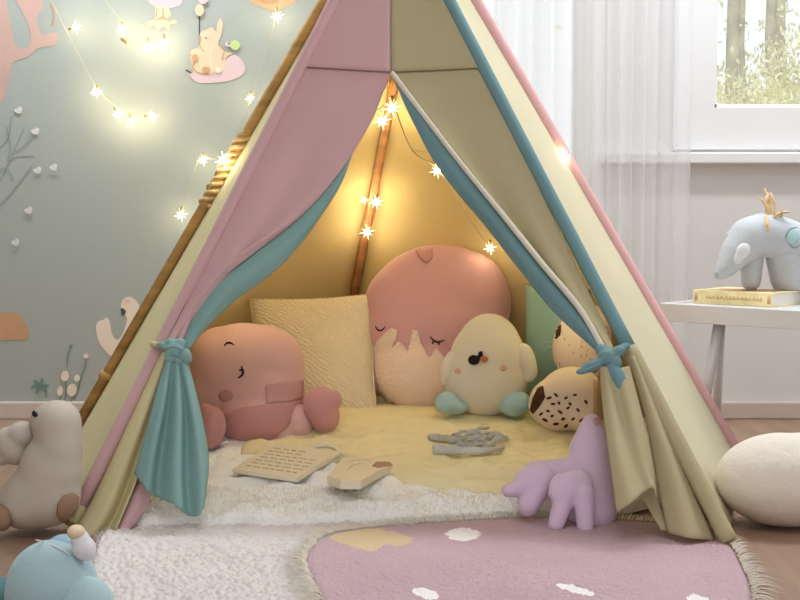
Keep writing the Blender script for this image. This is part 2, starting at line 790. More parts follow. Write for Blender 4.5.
def structure(name, me, m, parent=None, smooth=False):
    o = link(name, me, m, parent, smooth)
    o['kind'] = 'structure'
    return o


structure('floor', box((0, -1.15, -0.05), (6.0, 5.2, 0.1)), ground_floor())
structure('ceiling', box((0, -1.15, 2.45), (6.0, 5.2, 0.1)), m_ceil)
XL, ZB = P(714, 108, YW).x, P(714, 108, YW).z
XR, ZT = XL + 0.95, ZB + 0.85
bm = bmesh.new()
X2L, X2R, Z2B, Z2T = 0.18, P(586, 100, YW).x, 0.45, 2.0
for x0, x1, z0, z1 in ((-3, X2L, 0, 2.4), (X2L, X2R, 0, Z2B), (X2L, X2R, Z2T, 2.4), (X2R, XL, 0, 2.4), (XR, 3, 0, 2.4), (XL, XR, 0, ZB), (XL, XR, ZT, 2.4)):
    box_bm(bm, ((x0 + x1) / 2, YW + 0.09, (z0 + z1) / 2), (x1 - x0, 0.18, z1 - z0))
structure('wall_back', bm_mesh(bm), wall_material())
m_side = M('side_wall_paint', (222, 220, 216), 0.9, None, 0)
structure('wall_left', box((-3.05, -1.15, 1.2), (0.1, 5.2, 2.4)), m_side)
structure('wall_right', box((3.05, -1.15, 1.2), (0.1, 5.2, 2.4)), m_side)
bm = bmesh.new()
box_bm(bm, (0, YW - 0.007, 0.024), (5.98, 0.014, 0.048), 0, 0.004)
structure('baseboard_back', bm_mesh(bm), m_base)

# window: frame, sash, glass, sill
bm = bmesh.new()
fw = 0.112
for x0, x1, z0, z1 in ((XL - fw, XL, ZB - fw, ZT + fw), (XR, XR + fw, ZB - fw, ZT + fw), (XL, XR, ZB - fw, ZB), (XL, XR, ZT, ZT + fw)):
    box_bm(bm, ((x0 + x1) / 2, YW - 0.006, (z0 + z1) / 2), (x1 - x0, 0.012, z1 - z0))
win = structure('window_1', bm_mesh(bm), m_trim)
bm = bmesh.new()
sw = 0.012
for x0, x1, z0, z1 in ((XL, XL + sw, ZB, ZT), (XR - sw, XR, ZB, ZT), (XL, XR, ZB, ZB + sw), (XL, XR, ZT - sw, ZT)):
    box_bm(bm, ((x0 + x1) / 2, YW + 0.05, (z0 + z1) / 2), (x1 - x0, 0.05, z1 - z0))
structure('window_sash', bm_mesh(bm), m_trim, win)
structure('window_glass', box(((XL + XR) / 2, YW + 0.06, (ZB + ZT) / 2), (XR - XL, 0.005, ZT - ZB)), glass_material(), win)
zs = P(700, 153, YW - 0.05).z
structure('window_sill', box(((XL + XR) / 2, YW - 0.022, zs - 0.013), (XR - XL + 0.62, 0.060, 0.030), 0, 0.004), m_trim, win)

bm = bmesh.new()  # unseen window added behind the curtain so daylight brightens the voile
for x0, x1, z0, z1 in ((X2L, X2L + .03, Z2B, Z2T), (X2R - .03, X2R, Z2B, Z2T), (X2L, X2R, Z2B, Z2B + .03), (X2L, X2R, Z2T - .03, Z2T)):
    box_bm(bm, ((x0 + x1) / 2, YW + 0.05, (z0 + z1) / 2), (x1 - x0, 0.05, z1 - z0))
w2 = structure('backlight_window', bm_mesh(bm), m_trim)
structure('window_glass', box(((X2L + X2R) / 2, YW + 0.06, (Z2B + Z2T) / 2), (X2R - X2L, 0.005, Z2T - Z2B)), glass_material(), w2)

# ============================================================ woods outside
m_bark = M('pale_bark', (188, 180, 162), 1.0, ('noise', 12, 1.0), 0.25, 5)
m_leaf = M('pale_leaf', (228, 226, 196), 0.8, None, 0.3, 3, transl=0.4)
m_ground = M('forest_ground', (140, 136, 90), 1.0, None, 0.3, 2)
structure('trim_1', box((4, 14, -0.65), (30, 24.5, 0.1)), m_ground)
SC.objects['trim_1'].name = 'ground_outside'


def leaves(center, rad, count, size):
    vs, fs = [], []
    for _ in range(count):
        while True:
            u = Vector((random.uniform(-1, 1), random.uniform(-1, 1), random.uniform(-1, 1)))
            if u.length < 1:
                break
        p = center + Vector((u.x * rad[0], u.y * rad[1], u.z * rad[2]))
        q = Euler((random.uniform(0, 6), random.uniform(0, 6), random.uniform(0, 6))).to_matrix()
        i = len(vs)
        s = size * random.uniform(.6, 1.3)
        vs += [p + q @ Vector(a) for a in ((-s, 0, 0), (0, -s * .45, 0.1 * s), (s, 0, 0), (0, s * .45, 0.1 * s))]
        fs.append((i, i + 1, i + 2, i + 3))
    return vs, fs


def tree(px, Y, rpx, lean, label, nleaf=260):
    base = P(px, 140, Y)
    base.z = -0.6
    top = P(px + lean, -40, Y) + Vector((0, 0, 1.5))
    t = thing('tree', label, 'tree', base, 'trees outside the window')
    n = 14
    s = S(Y)
    pts, rs = [], []
    for i in range(n):
        f = i / (n - 1)
        p = lerp(base, top, f)
        pts.append(p + Vector((0.06 * noise.noise(Vector((px, f * 4, 0))), 0, 0)))
        rs.append(rpx * s * (1.2 - 0.4 * f))
    link('trunk', tube(pts, rs, 12), m_bark, t)
    vs, fs = [], []
    for _ in range(5):
        c = Vector((top.x + random.uniform(-1.2, 1.2), top.y + random.uniform(-.6, .6), random.uniform(1.3, 3.6)))
        a, b = leaves(c, (0.7, 0.6, 0.5), nleaf // 5, 0.036)
        k = len(vs)
        vs += a
        fs += [tuple(i + k for i in f) for f in b]
    me = bpy.data.meshes.new('m')
    me.from_pydata(vs, [], fs)
    link('foliage', me, m_leaf, t, False)
    return t


tree(731, 9, 6.5, 3, 'leaning thick pale trunk nearest the left window edge')
tree(740, 11, 3.2, 4, 'slim pale trunk just right of the leftmost one in the window')
tree(768, 10, 5.5, 5, 'straight pale trunk in the middle of the window view')
tree(784, 12, 5.5, -5, 'pale trunk leaning left at the right of the window view')
tree(812, 11, 6, 2, 'trunk just past the right edge of the window view')
for px, Y, lab in ((722, 8, 'yellow green bush low at the left window edge'), (752, 9, 'small pale bush between the tree trunks'), (778, 8.5, 'bushy undergrowth below the two right trunks'), (800, 7.5, 'large leafy bush at the right of the window')):
    g = P(px, 130, Y)
    hz = {722: 0.55, 752: 0.5, 778: 0.6, 800: 0.8}[px]
    vs, fs = leaves(Vector((g.x, g.y, 0.32 + hz)), (0.5, 0.4, 0.70), 4200, 0.024)
    me = bpy.data.meshes.new('m')
    me.from_pydata(vs, [], fs)
    b = bpy.data.objects.new('x', None)
    tr_ = thing('bush', lab, 'bush', Vector((g.x, g.y, -0.6)), 'bushes outside the window')
    bpy.data.objects.remove(b)
    link('foliage', me, m_leaf, tr_, False)
    link('stem', tube([Vector((g.x, g.y, -0.6)), Vector((g.x, g.y, 1.0))], [0.03, 0.015], 8), m_bark, tr_)

# ================================================================= curtain
x0, x1 = P(492, 100, 1.28).x, P(690, 100, 1.28).x
rows, colsn = 30, 260
vs, fs = [], []
for i in range(rows + 1):
    z = 0.015 + (2.25 - 0.015) * i / rows
    for j in range(colsn + 1):
        u = j / colsn
        x = x0 + (x1 - x0) * u
        a = 0.011 * (1.0 - 0.45 * u)
        ph = 34 * u + 5 * u * u + 1.1 * math.sin(9 * u) + 0.25 * math.sin(z * 2 + u * 9)
        y = 1.262 + a * math.sin(ph) + 0.006 * math.sin(2.3 * ph + 1)
        vs.append((x + 0.006 * math.sin(2 * ph), y, z))
for i in range(rows):
    for j in range(colsn):
        k = i * (colsn + 1) + j
        fs.append((k, k + 1, k + colsn + 2, k + colsn + 1))
me = bpy.data.meshes.new('m')
me.from_pydata(vs, [], fs)
cur = link('sheer_curtain', me, sheer_material())
tag(cur, 'white sheer voile curtain hanging in soft folds beside the window', 'curtain')

# ==================================================================== tent
YA = 0.60
FLf, FRf = G(68, 530, 0.0), G(731, 545, 0.014)
FLt, FRt = P(385, -100, YA), P(397, -100, YA)
SLf, SLt = G(52, 470, 0.0), P(382, -100, YA + 0.02)
SRf, SRt = G(742, 465, 0.0), P(415, -100, YA + 0.02)
BKf, BKt = P(329, 426, 1.24), P(429, -100, YA + 0.05)
BKf.z = 0.0
TENT = thing('play_tent', 'pastel fabric teepee play tent with wooden poles, open front flaps tied back', 'tent', Vector((0, 0.5, 0)))
pn = (FRf - FLf).cross(((FLt + FRt) / 2) - FLf).normalized()
if pn.y > 0:
    pn = -pn
P0 = FLf.copy()
P0.z = 0


def FP(px, py, off=0.0):
    d = ray(px, py)
    q = P0 + pn * off
    return CAM + d * ((q - CAM).dot(pn) / d.dot(pn))


def rail(pts):
    return [FP(*p) for p in pts]


def pole(f, t, r, m, name='pole', ext=0.16, fz=0.0):
    d = (t - f).normalized()
    return link(name, tube([f + d * 0.008, lerp(f, t, .5), t + d * ext], r, 14), m, TENT)


pole(FLf, FLt, 0.011, m_pole)
pole(FRf, FRt, 0.011, m_pole)
pole(SLf, SLt, 0.0125, m_pole)
pole(SRf, SRt, 0.011, m_pole)
pole(BKf, BKt, 0.011, m_polein)


def sleeve(f, t, a, b, r, m):
    n = 24
    pts = [lerp(f, t, lerp(a, b, i / (n - 1))) for i in range(n)]
    rs = [r * (1 + 0.05 * noise.noise(Vector((i * .7, a * 9, r * 100)))) for i in range(n)]
    return link('pole_sleeve', tube(pts, rs, 16), m, TENT)


def frac_y(f, t, py):
    """fraction along a pole where it crosses image row py"""
    best = min(range(401), key=lambda i: abs(proj(lerp(f, t, i / 400))[1] - py))
    return best / 400


def proj(p):
    v = p - CAM
    z = v.dot(FWD)
    return 400 + F * v.x / z, 300 - F * v.dot(UPV) / z


a = frac_y(FLf, FLt, 505)
sleeve(FLf, FLt, a, 1.0, 0.0135, m_pink)
sleeve(FLf, FLt, 0.01, a, 0.0140, m_cream)
a = frac_y(FRf, FRt, 350)
sleeve(FRf, FRt, a, 1.0, 0.0130, m_tealdk)
sleeve(FRf, FRt, 0.004, a + 0.003, 0.0150, m_beige)
sleeve(SRf, SRt, 0.01, 1.0, 0.0180, m_pinkw)


def seg(f, t, a=0.005, b=1.0, off=Vector((0, 0, 0)), n=8):
    return [lerp(f, t, a + (b - a) * i / (n - 1)) + off for i in range(n)]


def midrail(r1, r2, t, off):
    out = []
    n = len(r1)
    for i, (u, v) in enumerate(zip(r1, r2)):
        k = math.sin(PI * (i + .3) / n)
        out.append(lerp(u, v, t) + off * k)
    return out


# side and back panels
sl_in = Vector((0.010, 0.006, 0))
rA, rB = seg(FLf, FLt), seg(SLf, SLt, off=sl_in)
cloth('side_panel', [rA, midrail(rA, rB, .5, Vector((.004, .01, 0))), rB], m_cream, TENT, wob=0.004)
rA, rB = seg(FRf, FRt), seg(SRf, SRt)
cloth('side_panel', [rA, midrail(rA, rB, .5, Vector((-.006, .006, 0))), rB], m_pale, TENT, wob=0.004)
bo = Vector((0, 0.012, 0))
rA, rB = seg(SLf, SLt, off=sl_in), seg(BKf, BKt, off=bo)
cloth('back_panel', [rA, midrail(rA, rB, .5, Vector((-.005, .012, 0))), rB], m_back, TENT, wob=0.008)
rA, rB = seg(SRf, SRt), seg(BKf, BKt, off=bo)
cloth('back_panel', [rA, midrail(rA, rB, .5, Vector((.005, .012, 0))), rB], m_back, TENT, wob=0.008)
# cord along the right rear edge
cd = [lerp(p, q, 0.0) + Vector((-0.0205, -0.008, 0.0)) for p, q in zip(seg(SRf, SRt, 0.03, 1, n=20), seg(SRf, SRt, 0.03, 1, n=20))]
link('edge_cord', tube(cd, 0.0028, 8), m_cord, TENT)

# header panels
cloth('header_panel', [rail([(385, -100, .003), (301, 67, .003)]), rail([(391, -100, .003), (391, 72, .003)])], m_pink, TENT, mper=14)
cloth('header_panel', [rail([(391, -100, .003), (391, 72, .003)]), rail([(397, -100, .003), (483, 68, .003)])], m_beige, TENT, mper=14)
link('header_seam', tube(rail([(304, 67, .004), (345, 69.5, .004), (391, 72, .004)]), 0.0008, 6), m_hem, TENT)
link('header_seam', tube(rail([(391, 72, .004), (440, 70, .004), (481, 68, .004)]), 0.0008, 6), m_hemb, TENT)
link('header_seam', tube(rail([(391, 72, .004), (391, -20, .004), (391, -98, .004)]), 0.0008, 6), m_hemb, TENT)
link('sleeve_seam', tube(rail([(393, -98, .004), (340, 0, .004), (278, 120, .004), (213, 250, .004), (166, 342, .01)]), 0.0012, 6), m_hem, TENT)

# left flap: pink outside, teal lining turned over at the inner edge
cloth('door_flap', [
    rail([(303, 66), (272, 125), (209, 250), (170, 332, .006), (163, 347, .012)]),
    rail([(330, 67), (297, 135, .004), (234, 255, .012), (180, 330, .02), (169, 347, .02)]),
    rail([(352, 68), (320, 140, .002), (254, 250, -.004), (192, 325, .004), (172, 347, .016)]),
    rail([(374, 70), (348, 138, .006), (296, 214, .014), (238, 256, .02), (198, 300, .026), (175, 347, .024)]),
    rail([(391, 72, .001), (371, 122, .004), (340, 172, .006), (301, 216, .008), (253, 254, .010), (206, 293, .016), (179, 347, .02)]),
], m_pink, TENT, n=60, mper=8)
cloth('flap_lining', [
    rail([(352, 153, .002), (336, 176, .002), (299, 216, .003), (251, 254, .004), (204, 293, .010), (179, 347, .016)]),
    rail([(352, 154, .004), (332, 192, .006), (302, 230, .012), (262, 265, .016), (220, 298, .02), (184, 348, .018)]),
    rail([(352, 155, .0), (338, 189, .0), (302, 242, .0), (270, 275, .0), (233, 302, .002), (202, 332, .008), (189, 350, .012)]),
], m_teal, TENT, n=60, mper=8)
# right flap: beige outside with a light rolled hem, deep teal lining
cloth('door_flap', [
    rail([(481, 67), (526, 160), (582, 278), (604, 325, .004), (614, 350, .012)]),
    rail([(455, 68), (497, 150, .003), (552, 258, .01), (594, 325, .014), (611, 352, .018)]),
    rail([(425, 70), (470, 150, -.002), (530, 246, -.008), (583, 316, .006), (609, 353, .014)]),
    rail([(394, 71), (428, 118, .004), (462, 160, .008), (505, 213, .012), (546, 264, .016), (583, 308, .018), (607, 353, .02)]),
], m_beige, TENT, n=60, mper=8)
link('flap_hem', tube(catmull(rail([(392, 73, .004), (426, 118, .009), (459, 161, .013), (502, 214, .017), (543, 265, .021), (579, 308, .021), (604, 350, .02)]), 50), 0.0055, 10), m_lightfold, TENT)
cloth('flap_lining', [
    rail([(392, 72, .0), (425, 118, .004), (457, 160, .006), (500, 213, .006), (540, 264, .008), (577, 308, .01), (606, 352, .014)]),
    rail([(391, 72, .002), (421, 122, .006), (450, 168, .01), (494, 222, .014), (534, 272, .016), (571, 314, .018), (603, 353, .018)]),
    rail([(391, 73, .0), (413, 122, .0), (440, 170, .0), (487, 228, -.004), (524, 275, -.004), (555, 313, .0), (600, 354, .01)]),
], m_tealdk, TENT, n=60, mper=8)

# tie knots
kn = blob('tie_knot', [
    E(175, 351, FP(175, 351, .03).y, 10, 9, .016), E(164, 346, FP(164, 346, .03).y, 8, 4.5, .010, -15),
    E(186, 356, FP(186, 356, .035).y, 6, 9, .012, 20), E(171, 343, FP(171, 343, .03).y, 5, 6, .012, 30),
    E(180, 343, FP(180, 343, .03).y, 6, 5, .012), E(169, 358, FP(169, 358, .03).y, 5, 7, .012, 15),
    E(180, 360, FP(180, 360, .03).y, 7, 7, .013)], m_teal, TENT, 0.0028, 3)
stroke('knot_crease', [[(166, 349), (174, 347), (183, 350)], [(178, 358), (182, 350), (188, 348)], [(168, 355), (176, 356), (184, 361)]], kn, m_tealdk, kn, 0.0016, 0.0)
link('tie_band', tube(catmull(rail([(172, 350, .03), (162, 346, .03), (152, 344, .018)]), 12), 0.0062, 10), m_cream, TENT)
kn = blob('tie_knot', [
    E(607, 358, FP(607, 358, .03).y, 10, 9, .016), E(592, 366, FP(592, 366, .035).y, 12, 6, .009, 22),
    E(583, 371, FP(583, 371, .035).y, 8, 3.5, .007, 12),
    E(617, 352, FP(617, 352, .03).y, 9, 6, .012, 25), E(624, 347, FP(624, 347, .025).y, 7, 4, .010, 20),
    E(602, 350, FP(602, 350, .025).y, 7, 6, .012), E(615, 364, FP(615, 364, .03).y, 7, 8, .012, -25)], m_tealdk, TENT, 0.0028, 3)
stroke('knot_crease', [[(598, 354), (606, 352), (616, 355)], [(612, 366), (616, 358), (622, 352)], [(600, 364), (592, 367), (584, 371)]], kn, m_teal, kn, 0.0014, 0.0)
cloth('tie_end', [rail([(605, 364, .034), (610, 376, .034), (616, 388, .03)]), rail([(611, 364, .04), (617, 376, .042), (622, 390, .036)]), rail([(617, 364, .034), (624, 374, .036), (627, 384, .032)])], m_tealdk, TENT, n=14)

# tails below the knots
cloth('flap_tail', [
    rail([(167, 358, .03), (156, 395, .036), (143, 445, .036), (135, 474, .036)]),
    rail([(170, 360, .034), (163, 400, .05), (152, 455, .056), (147, 490, .056)]),
    rail([(173, 362, .03), (169, 405, .03), (161, 465, .028), (158, 497, .028)]),
    rail([(177, 362, .036), (178, 410, .052), (176, 470, .062), (176, 506, .062)]),
    rail([(180, 362, .03), (186, 415, .03), (187, 475, .03), (190, 516, .030)]),
    rail([(183, 362, .034), (194, 415, .046), (201, 470, .05), (201, 513, .05)]),
    rail([(187, 360, .026), (200, 410, .02), (208, 455, .018), (206, 495, .018)]),
], m_teal, TENT, n=40, mper=6)
cloth('flap_tail', [
    rail([(600, 366, .03), (603, 407, .03), (610, 460, .055), (617, 512, .07)]),
    rail([(605, 367, .036), (612, 415, .05), (623, 470, .08), (631, 503, .09)]),
    rail([(612, 368, .032), (622, 415, .036), (635, 470, .058), (644, 492, .064)]),
    rail([(620, 368, .034), (632, 415, .046), (645, 465, .056), (653, 488, .06)]),
    rail([(629, 366, .024), (641, 412, .024), (651, 456, .026), (657, 500, .026)]),
], m_beige, TENT, n=40, mper=6)
# outer lower parts of the front cloth
cloth('lower_panel', [
    rail([(162, 351, .008), (124, 432, .006), (92, 500, .004), (70, 534, .006)]),
    rail([(166, 353, .018), (137, 432, .03), (108, 505, .03), (84, 545, .03)]),
    rail([(169, 355, .012), (146, 430, .004), (122, 500, -.004), (103, 540, .002)]),
    rail([(173, 356, .016), (153, 430, .022), (137, 478, .026), (116, 530, .03)]),
], m_cream, TENT, n=40, mper=6)
cloth('pink_fold', [
    rail([(146, 455, .004), (128, 500, .008), (109, 538, .012)]),
    rail([(150, 458, .012), (137, 502, .02), (116, 542, .026)]),
    rail([(158, 458, .002), (150, 500, .004), (137, 522, .006)]),
], m_pink, TENT, n=24)
cloth('lower_panel', [
    rail([(629, 356, .008), (645, 415, .006), (657, 480, .004), (668, 533, .004)]),
    rail([(633, 356, .016), (654, 415, .022), (675, 480, .026), (690, 538, .028)]),
    rail([(637, 356, .002), (663, 415, -.006), (692, 485, -.012), (715, 540, -.012)]),
], m_beige, TENT, n=36)
cloth('lower_panel', [
    rail([(622, 430, .004), (640, 490, .0), (661, 530, .0)]),
    rail([(640, 430, -.004), (655, 490, -.01), (670, 531, -.006)]),
], m_beige, TENT, n=20)
# wooden ring and raffia braid on the left rear pole
t = frac_y(SLf, SLt, 376)
c0 = lerp(SLf, SLt, t)
dv = (SLt - SLf).normalized()
link('pole_ring', tube([c0 - dv * 0.008, c0 + dv * 0.008], 0.0165, 16), m_pole, TENT)
bm = bmesh.new()
ta, tb = frac_y(SLf, SLt, 205), frac_y(SLf, SLt, 134)
u = dv.cross(Vector((0, 1, 0))).normalized()
w = dv.cross(u)
for k in range(3):
    pts = []
    for i in range(60):
        f = i / 59
        ph = f * 2 * PI * 3.2 + k * 2 * PI / 3
        rr = 0.0135 + 0.002 * math.sin(f * 31 + k)
        pts.append(lerp(SLf, SLt, lerp(ta, tb, f)) + u * math.cos(ph) * rr + w * math.sin(ph) * rr)
    tube_bm(bm, pts, 0.0046, 8)
br = link('raffia_braid', bm_mesh(bm), m_twine, TENT)
exec_parts.append('tent')

# ============================================================ floor textiles
def boucle(x, y, s):
    d = noise.voronoi(Vector((x * s, y * s, 0)))[0]
    return 1 - min(1, d[0] * 1.4)


out = [G(*p, .012).xy for p in ((118, 526), (220, 520), (340, 520), (420, 522), (430, 560), (400, 640), (250, 680), (140, 660), (108, 610), (92, 570), (98, 540))]
shag = thing('boucle_rug', 'cream looped pile rug on the floor before the tent', 'rug', Vector((-0.3, -0.25, 0)))
link('rug_base', disc_mesh(out, lambda x, y, q: 0.002 + q * (0.006 + 0.008 * boucle(x, y, 88) + 0.003 * noise.noise(Vector((x * 25, y * 25, 1)))), 420, 260, 0.001, 0.03), m_shag, shag)
lp = smooth_loop(out, 900)
sp = []
for p in lp:
    for _ in range(2):
        sp.append((Vector((p.x + random.uniform(-.006, .006), p.y + random.uniform(-.006, .006), 0.004)), Vector((0, 0, 0))))
tf = link('fringe', tufts_mesh(sp, 0.014, 0.0012, 1.2), m_shag, shag, False)
tf['kind'] = 'stuff'

# pink rug
outp = [G(*p, .018).xy for p in ((306, 560), (312, 545), (332, 532), (380, 525), (450, 520), (540, 516), (640, 520), (715, 530), (745, 570), (752, 610), (740, 660), (640, 700), (450, 690), (350, 630), (318, 590))]
ZP = 0.020
prug = thing('pink_rug', 'dusty pink rug with yellow and white shapes and fringed edge', 'rug', Vector((0.2, -0.3, 0)))


def zpink(x, y, q):
    return 0.010 + q * (0.007 + 0.003 * boucle(x, y, 120))


me = disc_mesh(outp, zpink, 300, 170, 0.009, 0.05)
yp = [G(*p, ZP).xy for p in ((330, 536), (350, 529), (372, 527), (400, 532), (413, 538), (400, 545), (385, 543), (372, 550), (352, 545))]
ypoly = [tuple(p)[:2] for p in smooth_loop(yp, 40)]
wps = []
for cx, cy, rx, ry in ((463, 533, 17, 6.5), (426, 592, 14, 5), (700, 600, 14, 6), (575, 588, 20, 3.5)):
    wps.append([tuple(G(a, b, ZP).xy) for a, b in ell_poly(cx, cy, rx, ry, 15 if cy > 560 else 0)])
for p in me.polygons:
    c = (p.center.x, p.center.y)
    if inside(c, ypoly):
        p.material_index = 1
    elif any(inside(c, w_) for w_ in wps):
        p.material_index = 2
link('rug_base', me, [m_prug, m_yrug, m_wrug], prug)
lp = smooth_loop(outp, 620)
cen = sum(lp, Vector((0, 0, 0))) / len(lp)
sp = []
for p in lp:
    d = (p - cen).normalized()
    for _ in range(2):
        sp.append((Vector((p.x + random.uniform(-.003, .003), p.y + random.uniform(-.003, .003), 0.018)), Vector((d.x, d.y, 0)) * 2.2))
tf = link('fringe', tufts_mesh(sp, 0.046, 0.0013, 0.5, 4, 1.6), m_frg, prug, False)
tf['kind'] = 'stuff'

# white fur throw over the padding inside the tent
of = [Vector(v) for v in ((-0.60, 0.10), (-0.54, 0.02), (-0.3, 0.005), (0.0, 0.03), (0.25, 0.07), (0.42, 0.12), (0.58, 0.30), (0.64, 0.52), (0.56, 0.70), (0.30, 0.85), (0.0, 0.98), (-0.18, 1.04), (-0.36, 0.86), (-0.56, 0.66), (-0.66, 0.48), (-0.65, 0.28))]


_fine = []
for p in smooth_loop(of, 150):
    k = 0.014 * noise.noise(Vector((p.x * 22, p.y * 22, 9))) if p.y < 0.15 else 0.0
    _fine.append(Vector((p.x, p.y + k)))
of = _fine


def zfur(x, y, q):
    w = 0.014 * noise.noise(Vector((x * 16, y * 26, 2))) + 0.006 * noise.noise(Vector((x * 40, y * 60, 5)))
    return 0.016 + q * (hmat(y) - 0.016 + (w if y < 0.5 else w * .3))


fur = thing('fur_throw', 'shaggy white faux fur throw covering the tent floor', 'throw', Vector((0, 0.45, 0)))
fb = link('throw_base', disc_mesh(of, zfur, 420, 90, 0.004, 0.12), m_fur, fur)
sp = []
polyf = [tuple(v) for v in of]
while len(sp) < 6000:
    x, y = random.uniform(-0.62, 0.45), random.uniform(-0.01, 0.13)
    if inside((x, y), polyf):
        h = BV[fb.name].ray_cast(Vector((x, y, 1)), Vector((0, 0, -1)))
        if h[0] is not None:
            sp.append((h[0], Vector((0.2, -0.5, 0))))
tf = link('fur_pile', tufts_mesh(sp, 0.011, 0.0008, 0.7, 3, 0.8), m_furp, fur, False)
tf['kind'] = 'stuff'

# yellow blanket
ob_ = [GM(*p, .01).xy for p in ((300, 440), (240, 432), (300, 412), (450, 398), (560, 404), (640, 440), (640, 475), (590, 492), (520, 494), (440, 488), (400, 474), (350, 455))]


def zblank(x, y, q):
    w = 0.007 * noise.noise(Vector((x * 16, y * 22, 7))) + 0.0035 * noise.noise(Vector((x * 50, y * 60, 1)))
    h = BV[fb.name].ray_cast(Vector((x, y, 1)), Vector((0, 0, -1)))
    z0 = h[0].z if h[0] is not None else hmat(y)
    return z0 + 0.002 + q * (0.009 + w * 0.8)


def zb0(x, y):
    return zblank(x, y, 0) - 0.002


blk = link('yellow_blanket', disc_mesh(ob_, zblank, 220, 90, zb0, 0.08), m_blank)
tag(blk, 'rumpled pale yellow blanket spread over the back of the white fur', 'blanket')


def top(px, py, lift=0.0):
    """the point of blanket or fur seen at a pixel"""
    d = ray(px, py).normalized()
    best = None
    for o in (blk, fb):
        h = BV[o.name].ray_cast(CAM, d)
        if h[0] is not None and (best is None or h[3] < best[3]):
            best = h
    p = best[0] if best else GM(px, py)
    return Vector((p.x, p.y, p.z + lift))


# =================================================================== toys
def base_thing(name, label, cat, px, py, Y, group=None):
    b = P(px, py, Y)
    return thing(name, label, cat, b, group or ('plush toys around the tent' if name == 'plush_toy' else None))


# pink plush with sleepy eyes, left
t = base_thing('plush_toy', 'dusty pink plush animal lying at the left inside the tent, with stitched eyes', 'soft toy', 247, 448, .50)
bd = blob('body', [E(244, 376, .53, 57, 54, .095), E(252, 392, .52, 54, 50, .09), E(258, 415, .50, 46, 34, .085), E(220, 395, .53, 34, 42, .085), E(264, 366, .535, 41, 42, .088), E(222, 362, .535, 34, 36, .085)], m_ppink, t, 0.006)
patch('belly', [[(222, 415), (240, 408), (262, 405), (285, 403), (303, 398), (300, 412), (285, 428), (272, 440), (255, 447), (238, 447), (226, 442)]], bd, m_ppinkd, t, 0.0015)
patch('side_patch', [[(266, 385), (285, 382), (303, 380), (303, 399), (285, 402), (266, 403)]], bd, m_patch2, t, 0.002)
patch('mouth_patch', [ell_poly(226, 396, 7, 6)], bd, m_patch, t, 0.0015)
stroke('eye', [[(224, 346), (227, 343), (231, 343), (234, 345)]], bd, m_black, t, 0.0024)
stroke('eye', [[(241, 366), (243, 371), (242, 375), (238, 378)], [(239, 370), (242, 370)]], bd, m_black, t, 0.0024)
blob('paw', [E(321, 405, .46, 18, 19, .045), E(325, 416, .46, 15, 17, .04), E(312, 398, .46, 8, 9, .03), E(334, 400, .46, 8, 10, .03)], m_ppinkd, t, 0.004)
blob('arm', [E(298, 422, .48, 17, 19, .04, 20), E(283, 432, .48, 18, 14, .04)], m_ppink, t, 0.004)
blob('paw', [E(211, 428, .40, 15, 22, .04, -8), E(206, 415, .41, 10, 12, .03)], m_ppinkd, t, 0.004)

# cream cushion
cs = [P(250, 299, .82), P(374, 294, .82), P(377, 417, .70), P(258, 424, .70)]
t = thing('cushion', 'square cream cushion with rippled knit cover leaning behind the pink plush', 'cushion', (cs[2] + cs[3]) / 2)
link('cover', pillow_mesh(cs, 0.055), m_creamp, t)
ed = []
for a, b in zip(cs, cs[1:] + cs[:1]):
    for i in range(10):
        u = i / 10
        c_ = (cs[0] + cs[1] + cs[2] + cs[3]) / 4
        ed.append(lerp(a, b, u) + (c_ - lerp(a, b, u)) * 0.05 * 4 * u * (1 - u))
link('piping', tube(ed + [ed[0]], 0.0022, 6), m_creamp, t)

# big rose plush with cream face
t = base_thing('plush_toy', 'largest rose pink plush, cream jagged face and closed eyes, leaning at the back', 'soft toy', 430, 408, .78)
bd = blob('body', [E(440, 304, .83, 72, 60, .09), E(466, 300, .83, 44, 50, .085), E(408, 306, .83, 44, 46, .085), E(436, 335, .82, 75, 62, .10), E(425, 372, .79, 55, 42, .095), E(450, 372, .80, 55, 42, .09)], m_rose, t, 0.007)
patch('face', [[(378, 408), (374, 385), (372, 352), (378, 340), (384, 334), (391, 328), (397, 330), (396, 339), (391, 349), (399, 341), (404, 346), (408, 352), (410, 338), (413, 329), (418, 331), (421, 343), (426, 353), (430, 358), (433, 352), (437, 348), (442, 355), (448, 363), (454, 408), (430, 412), (400, 412)]], bd, m_shear, t, 0.003)
stroke('eye', [[(375, 326), (378, 330), (382, 330), (385, 327)]], bd, m_black, t, 0.0022, 0.001)
stroke('eye', [[(430, 336), (433, 340), (438, 342), (445, 340)], [(434, 341), (432, 344)], [(439, 342), (439, 345)]], bd, m_black, t, 0.0022, 0.001)
patch('ear', [[(415, 251), (420, 249), (424, 253), (428, 250), (433, 249), (432, 257), (427, 263), (421, 259)]], bd, m_ppinkd, t, 0.005, 2.0)

# mint bird plush
t = base_thing('plush_toy', 'pale mint egg-shaped plush bird with dark nose sitting before the rose plush', 'soft toy', 487, 414, .60)
bd = blob('body', [E(489, 350, .61, 33, 37, .07), E(488, 362, .60, 39, 44, .078), E(486, 377, .60, 43, 40, .08)], m_bird, t, 0.005)
blob('wing', [E(525, 360, .57, 11, 18, .024, 14), E(528, 370, .57, 10, 13, .02)], m_bird, t, 0.004)
blob('wing', [E(449, 368, .58, 8, 19, .022, -14)], m_bird, t, 0.004)
blob('foot', [E(447, 403, .55, 13, 12, .035), E(456, 406, .56, 12, 9, .03)], m_birdt, t, 0.004)
blob('foot', [E(513, 404, .55, 15, 13, .035), E(520, 403, .55, 11, 12, .03)], m_birdt, t, 0.004)
patch('nose', [ell_poly(474, 360, 5.5, 5), [(477, 358), (479, 352), (482, 351), (483, 355), (480, 360)]], bd, m_black, t, 0.003, 1.6)
